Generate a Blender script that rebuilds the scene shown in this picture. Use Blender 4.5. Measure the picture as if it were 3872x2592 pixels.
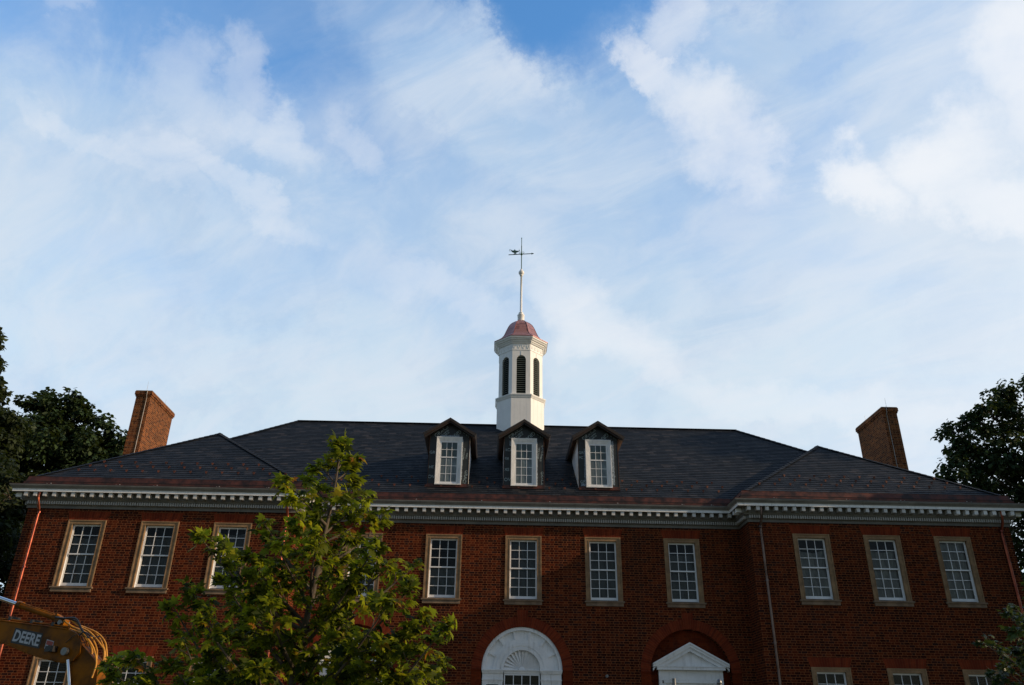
import bpy, math, random
import numpy as np
from mathutils import Vector, Matrix
from mathutils.geometry import tessellate_polygon

R = math.radians
SC = bpy.context.scene
for _o in list(bpy.data.objects):
    bpy.data.objects.remove(_o)
random.seed(7)

# ------------------------------------------------------------------ camera
cam_d = bpy.data.cameras.new('camera')
cam = bpy.data.objects.new('camera', cam_d)
SC.collection.objects.link(cam)
SC.camera = cam
cam_d.sensor_width = 36.0
cam_d.lens = 3040.0 / 3872.0 * 36.0
cam_d.clip_start = 0.1
cam_d.clip_end = 2000.0
_r = Vector((0.99955733, -0.02674716, 0.0130281))
_u = Vector((-0.02349528, -0.44102834, 0.89718559))
_f = Vector((0.01825141, 0.89709453, 0.44146154))
cam.matrix_world = Matrix(((_r.x, _u.x, -_f.x, -0.9993), (_r.y, _u.y, -_f.y, -27.1018),
                           (_r.z, _u.z, -_f.z, 1.6), (0, 0, 0, 1)))


def pix_dir(px, py):
    v = _f + _r * ((px - 1936) / 3040.0) - _u * ((py - 1296) / 3040.0)
    return v.normalized()


# ------------------------------------------------------------------ light
SUN_EL, SUN_AZ = 20.0, 12.5            # azimuth measured from the facade line (+X) towards the viewer
sun_dir = Vector((math.cos(R(SUN_EL)) * math.cos(R(SUN_AZ)), -math.cos(R(SUN_EL)) * math.sin(R(SUN_AZ)), math.sin(R(SUN_EL))))
sd = bpy.data.lights.new('sun', 'SUN')
sd.energy = 5.0
sd.angle = R(0.6)
sd.color = (1.0, 0.76, 0.50)
so = bpy.data.objects.new('sun', sd)
so.location = sun_dir * 80
so.rotation_euler = sun_dir.to_track_quat('Z', 'Y').to_euler()
SC.collection.objects.link(so)

SC.view_settings.view_transform = 'Standard'
SC.view_settings.look = 'None'
SC.view_settings.exposure = -0.48
SC.view_settings.gamma = 1.0


class NT:
    """tiny helper for node trees"""

    def __init__(s, tree):
        s.t = tree
        s.n = tree.nodes
        s.l = tree.links

    def node(s, typ, **kw):
        nd = s.n.new(typ)
        for k, v in kw.items():
            setattr(nd, k, v)
        return nd

    def put(s, sock, v):
        if v is None:
            return
        if hasattr(v, 'links') or isinstance(v, bpy.types.NodeSocket):
            s.l.new(v, sock)
        else:
            if sock.type == 'RGBA' and len(v) == 3:
                v = (*v, 1)
            sock.default_value = v

    def math(s, op, a, b=None, c=None, clamp=False):
        nd = s.node('ShaderNodeMath', operation=op)
        nd.use_clamp = clamp
        s.put(nd.inputs[0], a)
        if b is not None: s.put(nd.inputs[1], b)
        if c is not None: s.put(nd.inputs[2], c)
        return nd.outputs[0]

    def vmath(s, op, a, b=None, scale=None):
        nd = s.node('ShaderNodeVectorMath', operation=op)
        s.put(nd.inputs[0], a)
        if b is not None: s.put(nd.inputs[1], b)
        if scale is not None: s.put(nd.inputs['Scale'], scale)
        return nd.outputs['Value'] if op in ('DOT_PRODUCT', 'LENGTH', 'DISTANCE') else nd.outputs[0]

    def mix(s, fac, a, b, typ='RGBA', blend='MIX'):
        nd = s.node('ShaderNodeMix', data_type=typ)
        if typ == 'RGBA':
            nd.blend_type = blend
            s.put(nd.inputs[0], fac); s.put(nd.inputs[6], a); s.put(nd.inputs[7], b)
            return nd.outputs[2]
        s.put(nd.inputs[0], fac); s.put(nd.inputs[2], a); s.put(nd.inputs[3], b)
        return nd.outputs[0]

    def noise(s, vec, scale, detail=3, rough=0.5, dist=0.0, out=0):
        nd = s.node('ShaderNodeTexNoise')
        s.put(nd.inputs['Vector'], vec)
        nd.inputs['Scale'].default_value = scale
        nd.inputs['Detail'].default_value = detail
        nd.inputs['Roughness'].default_value = rough
        nd.inputs['Distortion'].default_value = dist
        return nd.outputs[out]

    def ramp(s, fac, stops, interp='LINEAR'):
        nd = s.node('ShaderNodeValToRGB')
        cr = nd.color_ramp
        cr.interpolation = interp
        while len(cr.elements) < len(stops):
            cr.elements.new(0.5)
        for e, (p, c) in zip(cr.elements, stops):
            e.position = p
            if not hasattr(c, '__len__'):
                c = (c, c, c)
            e.color = (*c[:3], 1)
        s.put(nd.inputs[0], fac)
        return nd.outputs[0]

    def smooth(s, v, a, b, lo=0.0, hi=1.0):
        nd = s.node('ShaderNodeMapRange', interpolation_type='SMOOTHSTEP')
        s.put(nd.inputs[0], v)
        nd.inputs[1].default_value = a; nd.inputs[2].default_value = b
        nd.inputs[3].default_value = lo; nd.inputs[4].default_value = hi
        return nd.outputs[0]

    def sep(s, v):
        nd = s.node('ShaderNodeSeparateXYZ')
        s.put(nd.inputs[0], v)
        return nd.outputs

    def comb(s, x, y, z=0.0):
        nd = s.node('ShaderNodeCombineXYZ')
        s.put(nd.inputs[0], x); s.put(nd.inputs[1], y); s.put(nd.inputs[2], z)
        return nd.outputs[0]


# ------------------------------------------------------------------ world: physical sky with a cloud layer
world = bpy.data.worlds.new('World')
SC.world = world
world.use_nodes = True
w = NT(world.node_tree)
w.n.clear()
out = w.node('ShaderNodeOutputWorld')
bg = w.node('ShaderNodeBackground')
sky = w.node('ShaderNodeTexSky', sky_type='NISHITA')
sky.sun_disc = False
sky.sun_elevation = R(SUN_EL)
sky.sun_rotation = R(90 + SUN_AZ)
sky.air_density = 1.0
sky.dust_density = 0.6
sky.ozone_density = 2.0
STR = 0.12
bg.inputs['Strength'].default_value = STR
tc = w.node('ShaderNodeTexCoord')
d = w.vmath('NORMALIZE', tc.outputs['Generated'])
dx, dy, dz = w.sep(d)
# cloud deck coordinates: the direction projected on a flat layer above the place
den = w.math('ADD', w.math('MAXIMUM', dz, 0.0), 0.22)
qx = w.math('DIVIDE', dx, den)
qy = w.math('DIVIDE', dy, den)
q = w.comb(qx, qy, 0.0)
# long wind-drawn streaks run from the upper left to the lower right of the view
rot = w.node('ShaderNodeMapping')
rot.inputs['Rotation'].default_value = (0, 0, R(38))
w.l.new(q, rot.inputs[0])
st = w.node('ShaderNodeMapping')
st.inputs['Scale'].default_value = (0.62, 1.35, 1)
w.l.new(rot.outputs[0], st.inputs[0])
warp = w.noise(q, 1.7, 2, 0.5, 0, 1)
qs = w.vmath('ADD', st.outputs[0], w.vmath('SCALE', warp, scale=0.28))
n_streak = w.noise(qs, 1.55, 7, 0.56, 0.25)
n_fine = w.noise(qs, 6.5, 6, 0.62, 0.5)
n_puff = w.noise(w.vmath('ADD', q, (3.1, 7.7, 0)), 3.4, 7, 0.6, 0.3)


wl = w.vmath('SCALE', w.vmath('SUBTRACT', w.noise(d, 3.0, 3, 0.5, 0, 1), (0.5, 0.5, 0.5)), scale=0.16)
wf = w.vmath('SCALE', w.vmath('SUBTRACT', w.noise(d, 11.0, 9, 0.66, 0, 1), (0.5, 0.5, 0.5)), scale=0.13)
dwp = w.vmath('ADD', w.vmath('ADD', d, wl), wf)


def patch(px, py, rx, ry, ang, edge=1.0):
    """soft ellipse of cloud (or clear air) round a fixed direction of the sky, 0..1"""
    c = pix_dir(px, py)
    a = R(ang)
    e1 = (_r * math.cos(a) - _u * math.sin(a))
    e1 = (e1 - c * e1.dot(c)).normalized()
    e2 = c.cross(e1).normalized()
    k = 1.0 / 3040.0
    va = w.math('ADD', w.vmath('DOT_PRODUCT', dwp, tuple(e1 / (rx * k))), -c.dot(e1) / (rx * k))
    vb = w.math('ADD', w.vmath('DOT_PRODUCT', dwp, tuple(e2 / (ry * k))), -c.dot(e2) / (ry * k))
    r2 = w.math('ADD', w.math('MULTIPLY', va, va), w.math('MULTIPLY', vb, vb))
    return w.smooth(r2, 1.0 + edge * 0.6, max(0.0, 1.0 - edge))


veil = w.math('ADD', w.math('MULTIPLY', n_streak, 0.75), w.math('MULTIPLY', n_fine, 0.35))
# thicker veil towards the horizon
veil = w.math('ADD', veil, w.smooth(dz, 0.82, 0.34, 0.05, 0.46))
for (px, py, rx, ry, an, k) in [(2080, 30, 620, 230, 24, -0.62), (2650, 10, 330, 140, 5, -0.36), (3090, 255, 120, 70, -38, -0.26), (650, -30, 1250, 300, 6, -0.38),
                                (1220, 440, 300, 150, 32, -0.20), (2980, 520, 280, 220, 40, -0.16), (1620, 260, 600, 150, 36, 0.30), (2150, 560, 560, 200, 24, 0.25),
                                (2650, 270, 400, 200, 15, 0.40), (3450, 80, 560, 220, -10, 0.30), (3500, 600, 600, 300, 15, 0.22), (2350, 1180, 700, 300, 30, 0.08),
                                (350, 700, 600, 200, 30, 0.06), (700, 1030, 400, 130, 10, -0.12), (2950, 880, 600, 160, 12, -0.08), (150, 300, 400, 150, 20, 0.12), (1500, 1050, 500, 130, 15, -0.08)]:
    veil = w.math('ADD', veil, w.math('MULTIPLY', patch(px, py, rx, ry, an), k))
# the cloud field thins out towards the side of the sky the facade looks at
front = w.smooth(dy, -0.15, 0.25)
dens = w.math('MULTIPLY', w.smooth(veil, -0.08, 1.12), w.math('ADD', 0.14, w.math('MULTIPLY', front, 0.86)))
puffreg = 0.0
for (px, py, rx, ry, an, k) in [(690, 350, 100, 170, -20, 0.32), (870, 270, 80, 130, -28, 0.38), (960, 490, 190, 95, 38, 0.38), (470, 580, 330, 45, 33, 0.32), (880, 720, 380, 60, 29, 0.40),
                                (1340, 540, 110, 60, 35, 0.3), (2500, 320, 200, 70, 38, 0.75), (2740, 540, 260, 130, 48, 0.8), (2560, 190, 100, 130, 10, 0.5), (3250, 640, 150, 120, 30, 1.0),
                                (3560, 540, 170, 170, 0, 1.0), (3740, 720, 330, 110, 22, 0.9), (3840, 150, 150, 230, 0, 1.0), (2300, 1230, 330, 130, 32, 0.6), (2480, 1340, 150, 70, 35, 0.5), (310, 60, 80, 40, 20, 0.4),
                                (1750, 1130, 300, 80, 15, 0.3), (3100, 1500, 600, 90, 8, 0.35), (1900, 330, 400, 70, 30, 0.3)]:
    puffreg = w.math('MAXIMUM', puffreg, w.math('MULTIPLY', patch(px, py, rx, ry, an), k))
puff = w.math('MULTIPLY', w.smooth(n_puff, 0.25, 0.58, 0.25, 1.0), puffreg)
K = 1.0 / STR
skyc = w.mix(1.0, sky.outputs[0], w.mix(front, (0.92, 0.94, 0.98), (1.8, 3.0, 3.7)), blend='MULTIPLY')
thin = w.mix(w.smooth(dz, 0.75, 0.35), tuple(c * K for c in (0.56, 0.80, 1.13)), tuple(c * K for c in (0.91, 1.08, 1.21)))
n_mot = w.noise(w.vmath('ADD', d, wf), 7.0, 8, 0.6, 0.2)
thin = w.mix(w.smooth(n_mot, 0.40, 0.66, 0.0, 0.42), thin, tuple(c * K for c in (0.60, 0.80, 1.06)))
thin = w.mix(w.smooth(n_fine, 0.35, 0.7, 0.0, 0.55), thin, tuple(c * K for c in (1.03, 1.11, 1.22)))
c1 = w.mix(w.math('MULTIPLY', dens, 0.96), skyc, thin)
c2 = w.mix(w.math('MULTIPLY', puff, 0.75), c1, tuple(c * K for c in (1.32, 1.33, 1.36)))
glowR = w.math('MULTIPLY', w.smooth(dx, 0.15, 0.75, 0.0, 0.55), w.smooth(dy, 0.2, 0.7))
c2 = w.mix(w.math('MULTIPLY', glowR, dens), c2, tuple(c * K for c in (1.24, 1.30, 1.38)))
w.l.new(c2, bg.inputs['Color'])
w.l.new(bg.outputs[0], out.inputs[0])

# ------------------------------------------------------------------ materials
MATS = {}


def new_mat(name):
    m = bpy.data.materials.new(name)
    m.use_nodes = True
    t = NT(m.node_tree)
    b = t.n['Principled BSDF']
    MATS[name] = m
    return m, t, b


def simple(name, col, rough=0.6, metal=0.0, var=0.0, vscale=8.0, bump=0.0, bscale=40.0, spec=0.5, tint=None, streak=0.0):
    m, t, b = new_mat(name)
    b.inputs['Roughness'].default_value = rough
    b.inputs['Metallic'].default_value = metal
    b.inputs['Specular IOR Level'].default_value = spec
    b.inputs['Base Color'].default_value = (*col, 1)
    tc = t.node('ShaderNodeTexCoord').outputs['Object']
    if var:
        f = t.smooth(t.noise(tc, vscale, 5, 0.6), 0.3, 0.7)
        lo = tint if tint else tuple(c * (1 - var) for c in col)
        cc = t.mix(f, lo, tuple(min(1, c * (1 + var * 0.4)) for c in col))
        if streak:
            mp = t.node('ShaderNodeMapping'); mp.inputs['Scale'].default_value = (9, 9, 1.2)
            t.l.new(tc, mp.inputs[0])
            g_ = t.smooth(t.noise(mp.outputs[0], 1.0, 6, 0.65, 0.4), 0.50, 0.78, 0.0, streak)
            cc = t.mix(g_, cc, tuple(c * 0.45 for c in (col[0], col[1] * .95, col[2] * .85)))
        t.l.new(cc, b.inputs['Base Color'])
        rr = t.math('ADD', t.math('MULTIPLY', f, 0.15), max(0.02, rough - 0.07))
        t.l.new(rr, b.inputs['Roughness'])
    if bump:
        bn = t.node('ShaderNodeBump')
        bn.inputs['Strength'].default_value = bump
        bn.inputs['Distance'].default_value = 0.01
        t.l.new(t.noise(tc, bscale, 4, 0.6), bn.inputs['Height'])
        t.l.new(bn.outputs[0], b.inputs['Normal'])
    return m


def wall_uv(t):
    """u along the wall (x or y whichever the face runs along), v = height"""
    tc = t.node('ShaderNodeTexCoord').outputs['Object']
    nm = t.node('ShaderNodeTexCoord').outputs['Normal']
    x, y, z = t.sep(tc)
    nx, ny, nz = t.sep(nm)
    f = t.math('GREATER_THAN', t.math('ABSOLUTE', ny), t.math('ABSOLUTE', nx))
    return t.mix(f, y, x, 'FLOAT'), z, tc


def brick_mat(name, cols, mortar, P=0.293, h=0.0745, m=0.010, darkp=0.16, header=True):
    mt, t, b = new_mat(name)
    u, v, tc = wall_uv(t)
    vh = t.math('DIVIDE', v, h)
    row = t.math('FLOOR', vh)
    fz = t.math('MULTIPLY', t.math('FRACT', vh), h)
    sh = t.math('MULTIPLY', t.math('MODULO', t.math('ADD', row, 1000), 2), 0.5)
    uu = t.math('ADD', t.math('DIVIDE', u, P), sh)
    cell = t.math('FLOOR', uu)
    fu = t.math('FRACT', uu)
    ish = t.math('GREATER_THAN', fu, 0.655)
    wn = t.node('ShaderNodeTexWhiteNoise', noise_dimensions='2D')
    t.l.new(t.comb(row, t.math('ADD', t.math('MULTIPLY', cell, 2), ish)), wn.inputs['Vector'])
    rnd = wn.outputs['Value']
    rnd2 = t.sep(wn.outputs['Color'])[1]
    col = t.ramp(rnd, cols)
    # some over-burnt dark bricks
    dark = t.math('LESS_THAN', rnd2, t.math('ADD', darkp * 0.6, t.math('MULTIPLY', ish, darkp)))
    col = t.mix(t.math('MULTIPLY', dark, 0.6), col, (0.022, 0.013, 0.013))
    big = t.noise(tc, 0.45, 4, 0.6)
    col = t.mix(1.0, col, t.ramp(big, [(0.25, 0.50), (0.5, 0.90), (0.75, 1.25)]), blend='MULTIPLY')
    col = t.mix(1.0, col, t.ramp(t.noise(tc, 60, 3, 0.6), [(0.3, 0.8), (0.75, 1.2)]), blend='MULTIPLY')
    mpw = t.node('ShaderNodeMapping'); mpw.inputs['Scale'].default_value = (2.2, 2.2, 0.22)
    t.l.new(tc, mpw.inputs[0])
    wash = t.smooth(t.noise(mpw.outputs[0], 1.0, 6, 0.65, 0.3), 0.46, 0.70)
    col = t.mix(t.math('MULTIPLY', wash, 0.45), col, (0.028, 0.014, 0.010))
    e1 = t.math('LESS_THAN', fz, m)
    fup = t.math('MULTIPLY', fu, P)
    e2 = t.math('LESS_THAN', fup, m)
    e3 = t.math('LESS_THAN', t.math('ABSOLUTE', t.math('SUBTRACT', fup, 0.655 * P)), m * 0.5)
    mk = t.math('MAXIMUM', e1, t.math('MAXIMUM', e2, e3))
    mc = t.mix(1.0, mortar, t.ramp(t.noise(tc, 25, 3, 0.6), [(0.3, 0.7), (0.7, 1.2)]), blend='MULTIPLY')
    col = t.mix(mk, col, mc)
    t.l.new(col, b.inputs['Base Color'])
    b.inputs['Roughness'].default_value = 0.9
    b.inputs['Specular IOR Level'].default_value = 0.08
    bn = t.node('ShaderNodeBump')
    bn.inputs['Strength'].default_value = 0.7
    bn.inputs['Distance'].default_value = 0.006
    hgt = t.math('SUBTRACT', t.math('MULTIPLY', t.noise(tc, 70, 3, 0.6), 0.4), mk)
    hgt = t.math('ADD', hgt, t.math('MULTIPLY', rnd, 0.5))
    t.l.new(hgt, bn.inputs['Height'])
    t.l.new(bn.outputs[0], b.inputs['Normal'])
    return mt


BR = brick_mat('brick', [(0.0, (0.032, 0.006, 0.003)), (0.35, (0.068, 0.011, 0.004)), (0.7, (0.098, 0.017, 0.006)), (1.0, (0.15, 0.032, 0.010))],
               (0.32, 0.115, 0.045), darkp=0.22)
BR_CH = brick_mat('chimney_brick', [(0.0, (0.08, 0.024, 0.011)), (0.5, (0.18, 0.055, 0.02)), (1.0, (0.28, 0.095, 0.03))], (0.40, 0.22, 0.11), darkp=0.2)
BR_PL = brick_mat('plain_brick', [(0.0, (0.11, 0.016, 0.005)), (1.0, (0.18, 0.030, 0.008))], (0.13, 0.045, 0.02), darkp=0.0, m=0.005)


def rubbed(name, mode):
    mt, t, b = new_mat(name)
    tc = t.node('ShaderNodeTexCoord').outputs['Object']
    x, y, z = t.sep(tc)
    if mode == 'flat':      # joints fan from a point far below the lintel
        a = t.math('DIVIDE', x, t.math('ADD', z, 2.1))
        k = 1 / 0.034
    else:                    # joints point to the centre of the arch
        a = t.math('ARCTAN2', z, x)
        k = 1 / 0.052
    ak = t.math('MULTIPLY', a, k)
    cell = t.math('FLOOR', ak)
    fr = t.math('FRACT', ak)
    wn = t.node('ShaderNodeTexWhiteNoise', noise_dimensions='1D')
    t.l.new(cell, wn.inputs['W'])
    col = t.mix(wn.outputs['Value'], (0.13, 0.017, 0.005), (0.22, 0.034, 0.009))
    col = t.mix(1.0, col, t.ramp(t.noise(tc, 9, 4, 0.6), [(0.3, 0.7), (0.7, 1.15)]), blend='MULTIPLY')
    j = t.math('LESS_THAN', fr, 0.12)
    col = t.mix(t.math('MULTIPLY', j, 0.6), col, (0.20, 0.07, 0.03))
    t.l.new(col, b.inputs['Base Color'])
    b.inputs['Roughness'].default_value = 0.9
    b.inputs['Specular IOR Level'].default_value = 0.2
    bn = t.node('ShaderNodeBump'); bn.inputs['Strength'].default_value = 0.5; bn.inputs['Distance'].default_value = 0.004
    t.l.new(t.math('SUBTRACT', 1.0, j), bn.inputs['Height'])
    t.l.new(bn.outputs[0], b.inputs['Normal'])
    return mt


JACK = rubbed('rubbed_brick_flat', 'flat')
ARCH = rubbed('rubbed_brick_arch', 'round')
STONE = simple('tan_stone', (0.31, 0.19, 0.095), 0.85, var=0.35, vscale=5, bump=0.3)
SILL = simple('sill_stone', (0.24, 0.16, 0.10), 0.85, var=0.35, vscale=4, bump=0.3)
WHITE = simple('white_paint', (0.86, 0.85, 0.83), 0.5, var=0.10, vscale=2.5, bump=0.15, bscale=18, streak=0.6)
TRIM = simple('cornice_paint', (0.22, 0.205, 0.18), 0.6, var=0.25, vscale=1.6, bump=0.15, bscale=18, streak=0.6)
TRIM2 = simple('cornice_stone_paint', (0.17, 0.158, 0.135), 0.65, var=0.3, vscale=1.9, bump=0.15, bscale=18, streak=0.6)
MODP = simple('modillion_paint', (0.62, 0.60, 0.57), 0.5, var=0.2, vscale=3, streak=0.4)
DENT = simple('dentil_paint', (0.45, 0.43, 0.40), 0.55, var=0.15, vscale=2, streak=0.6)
SASH = simple('sash_paint', (0.82, 0.82, 0.82), 0.4, var=0.06, vscale=6)
CUPW = simple('cupola_paint', (0.88, 0.87, 0.84), 0.5, var=0.05, vscale=2.2, bump=0.1, bscale=15, streak=0.3)
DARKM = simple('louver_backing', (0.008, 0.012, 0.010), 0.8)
LOUV = simple('louver_paint', (0.11, 0.13, 0.11), 0.45)
COP = simple('aged_copper', (0.12, 0.040, 0.028), 0.5, 0.5, var=0.6, vscale=3.4, bump=0.15, bscale=6, tint=(0.035, 0.024, 0.021))
COPB = simple('bright_copper', (0.42, 0.115, 0.065), 0.34, 0.85, var=0.45, vscale=3.0, tint=(0.20, 0.05, 0.04))
COPD = simple('dull_copper', (0.13, 0.036, 0.018), 0.8, 0.0, var=0.5, vscale=3.0, tint=(0.05, 0.02, 0.014))
COPG = simple('grey_brown_copper', (0.17, 0.13, 0.12), 0.32, 0.85, var=0.5, vscale=2.0, tint=(0.09, 0.06, 0.055))  # greyer brown, for the third downspout
DOMEC = None
BROWN = simple('stained_wood', (0.085, 0.032, 0.011), 0.7, var=0.4, vscale=6)
ROOFD = simple('dormer_roofing', (0.030, 0.024, 0.022), 0.8, var=0.4, vscale=10, bump=0.4, bscale=30)
MEMB = simple('roof_membrane', (0.020, 0.023, 0.022), 0.55, var=0.45, vscale=7, bump=0.5, bscale=9)
INK = simple('membrane_print', (0.30, 0.36, 0.36), 0.6, var=0.5, vscale=14)
TAPE = None
VERD = simple('green_bronze', (0.07, 0.15, 0.11), 0.6, 0.4, var=0.5, vscale=14)
SHEET = None
ROOM = simple('dark_room', (0.02, 0.018, 0.018), 0.9)
YEL = simple('yellow_paint', (0.27, 0.088, 0.002), 0.5, spec=0.12, tint=(0.07, 0.025, 0.004), var=0.35, vscale=3, bump=0.1)
DECAL = simple('black_decal', (0.012, 0.012, 0.012), 0.5)
DTEXT = simple('grey_decal', (0.48, 0.48, 0.50), 0.6)
DRED = simple('red_decal', (0.35, 0.06, 0.04), 0.6)
RUB = simple('hose_rubber', (0.016, 0.015, 0.015), 0.42, var=0.3)
RUB_SUN = simple('sunlit_rubber', (0.60, 0.26, 0.02), 0.5, var=0.4, vscale=9)  # black rubber hoses, their orange sun rim put into the colour
CHR = simple('chrome', (0.72, 0.74, 0.78), 0.13, 1.0)
STEEL = simple('dull_steel', (0.22, 0.22, 0.22), 0.4, 0.8, var=0.4)
BARK = simple('bark', (0.10, 0.075, 0.05), 0.9, var=0.5, vscale=9, bump=0.8, bscale=25)
CABLE = simple('cable_metal', (0.42, 0.40, 0.37), 0.5, 0.4)


def copper_roof():
    m, t, b = new_mat('shingled_copper')
    u, v, tc = wall_uv(t)
    row = t.math('FLOOR', t.math('DIVIDE', v, 0.11))
    wn = t.node('ShaderNodeTexWhiteNoise', noise_dimensions='2D')
    t.l.new(t.comb(row, t.math('FLOOR', t.math('DIVIDE', u, 0.3))), wn.inputs['Vector'])
    f = t.math('ADD', t.math('MULTIPLY', wn.outputs['Value'], 0.6), t.math('MULTIPLY', t.noise(tc, 9, 4, 0.6), 0.5))
    t.l.new(t.mix(f, (0.20, 0.085, 0.08), (0.55, 0.27, 0.235)), b.inputs['Base Color'])
    b.inputs['Metallic'].default_value = 0.55
    b.inputs['Roughness'].default_value = 0.45
    e = t.math('LESS_THAN', t.math('FRACT', t.math('DIVIDE', v, 0.11)), 0.12)
    bn = t.node('ShaderNodeBump'); bn.inputs['Strength'].default_value = 0.6; bn.inputs['Distance'].default_value = 0.01
    t.l.new(t.math('SUBTRACT', 1.0, e), bn.inputs['Height'])
    t.l.new(bn.outputs[0], b.inputs['Normal'])
    return m


DOMEC = copper_roof()


def slate_mat():
    m, t, b = new_mat('slate')
    u, v, tc = wall_uv(t)
    row = t.math('FLOOR', t.math('DIVIDE', t.math('SUBTRACT', v, 9.07), 0.1087))
    wn0 = t.node('ShaderNodeTexWhiteNoise', noise_dimensions='1D')
    t.l.new(row, wn0.inputs['W'])
    uu = t.math('ADD', t.math('DIVIDE', u, 0.27), t.math('ADD', t.math('MULTIPLY', t.math('MODULO', t.math('ADD', row, 100), 2), 0.5), t.math('MULTIPLY', wn0.outputs['Value'], 0.35)))
    cell = t.math('FLOOR', uu)
    fr = t.math('FRACT', uu)
    wn = t.node('ShaderNodeTexWhiteNoise', noise_dimensions='2D')
    t.l.new(t.comb(row, cell), wn.inputs['Vector'])
    c = t.ramp(wn.outputs['Value'], [(0, (0.009, 0.012, 0.016)), (0.5, (0.016, 0.020, 0.026)), (0.85, (0.024, 0.026, 0.030)), (0.95, (0.036, 0.036, 0.040)), (1, (0.046, 0.042, 0.042))])
    c = t.mix(1.0, c, t.ramp(t.noise(tc, 14, 4, 0.6), [(0.3, 0.75), (0.7, 1.2)]), blend='MULTIPLY')
    c = t.mix(1.0, c, t.ramp(t.noise(tc, 0.6, 3, 0.6), [(0.3, 0.85), (0.7, 1.15)]), blend='MULTIPLY')
    t.l.new(c, b.inputs['Base Color'])
    b.inputs['Roughness'].default_value = 0.7
    b.inputs['Specular IOR Level'].default_value = 0.15
    j = t.math('LESS_THAN', fr, 0.06)
    bn = t.node('ShaderNodeBump'); bn.inputs['Strength'].default_value = 0.8; bn.inputs['Distance'].default_value = 0.012
    hh = t.math('SUBTRACT', t.math('MULTIPLY', wn.outputs['Value'], 0.8), j)
    t.l.new(t.math('ADD', hh, t.math('MULTIPLY', t.noise(tc, 20, 3, 0.6), 0.3)), bn.inputs['Height'])
    t.l.new(bn.outputs[0], b.inputs['Normal'])
    return m


SLATE = slate_mat()


def glass_mat():
    m, t, b = new_mat('window_glass')
    t.n.remove(b)
    o = t.n['Material Output']
    tr = t.node('ShaderNodeBsdfTransparent'); tr.inputs[0].default_value = (0.80, 0.84, 0.82, 1)
    gl = t.node('ShaderNodeBsdfGlossy'); gl.inputs['Roughness'].default_value = 0.03; gl.inputs[0].default_value = (0.85, 0.80, 0.74, 1)
    fr = t.node('ShaderNodeFresnel'); fr.inputs['IOR'].default_value = 1.5
    tc = t.node('ShaderNodeTexCoord').outputs['Object']
    bn = t.node('ShaderNodeBump'); bn.inputs['Strength'].default_value = 0.15; bn.inputs['Distance'].default_value = 0.02
    t.l.new(t.noise(tc, 3.5, 2, 0.5), bn.inputs['Height'])
    t.l.new(bn.outputs[0], gl.inputs['Normal'])
    mx = t.node('ShaderNodeMixShader')
    t.l.new(t.math('MULTIPLY', fr.outputs[0], 0.55), mx.inputs[0])
    t.l.new(tr.outputs[0], mx.inputs[1]); t.l.new(gl.outputs[0], mx.inputs[2])
    t.l.new(mx.outputs[0], o.inputs[0])
    return m


GLASS = glass_mat()


def sheet_mat(name, col, scale, thr):
    """plastic film hung behind the panes: pale folds over a dull film"""
    m, t, b = new_mat(name)
    tc = t.node('ShaderNodeTexCoord').outputs['Object']
    mp = t.node('ShaderNodeMapping'); mp.inputs['Rotation'].default_value = (0, R(25), 0); mp.inputs['Scale'].default_value = (scale, 1, scale * 0.25)
    t.l.new(tc, mp.inputs[0])
    n = t.noise(mp.outputs[0], 1.0, 5, 0.65, 1.2)
    f = t.smooth(n, thr, thr + 0.25)
    t.l.new(t.mix(f, tuple(c * 0.5 for c in col), col), b.inputs['Base Color'])
    b.inputs['Roughness'].default_value = 0.35
    bn = t.node('ShaderNodeBump'); bn.inputs['Strength'].default_value = 0.6; bn.inputs['Distance'].default_value = 0.05
    t.l.new(n, bn.inputs['Height']); t.l.new(bn.outputs[0], b.inputs['Normal'])
    return m


SHEET = sheet_mat('plastic_film', (0.24, 0.225, 0.21), 6, 0.45)
SHEETD = sheet_mat('dark_film', (0.026, 0.025, 0.024), 7, 0.45)
SHEETG = sheet_mat('grey_green_sheet', (0.20, 0.25, 0.26), 2, 0.4)


def tape_mat():
    m, t, b = new_mat('smeared_tape')
    tc = t.node('ShaderNodeTexCoord').outputs['Object']
    f = t.smooth(t.noise(tc, 26, 5, 0.7, 1.5), 0.42, 0.62)
    t.l.new(t.mix(f, (0.05, 0.07, 0.09), (0.42, 0.50, 0.58)), b.inputs['Base Color'])
    b.inputs['Roughness'].default_value = 0.6
    return m


TAPE = tape_mat()


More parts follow.
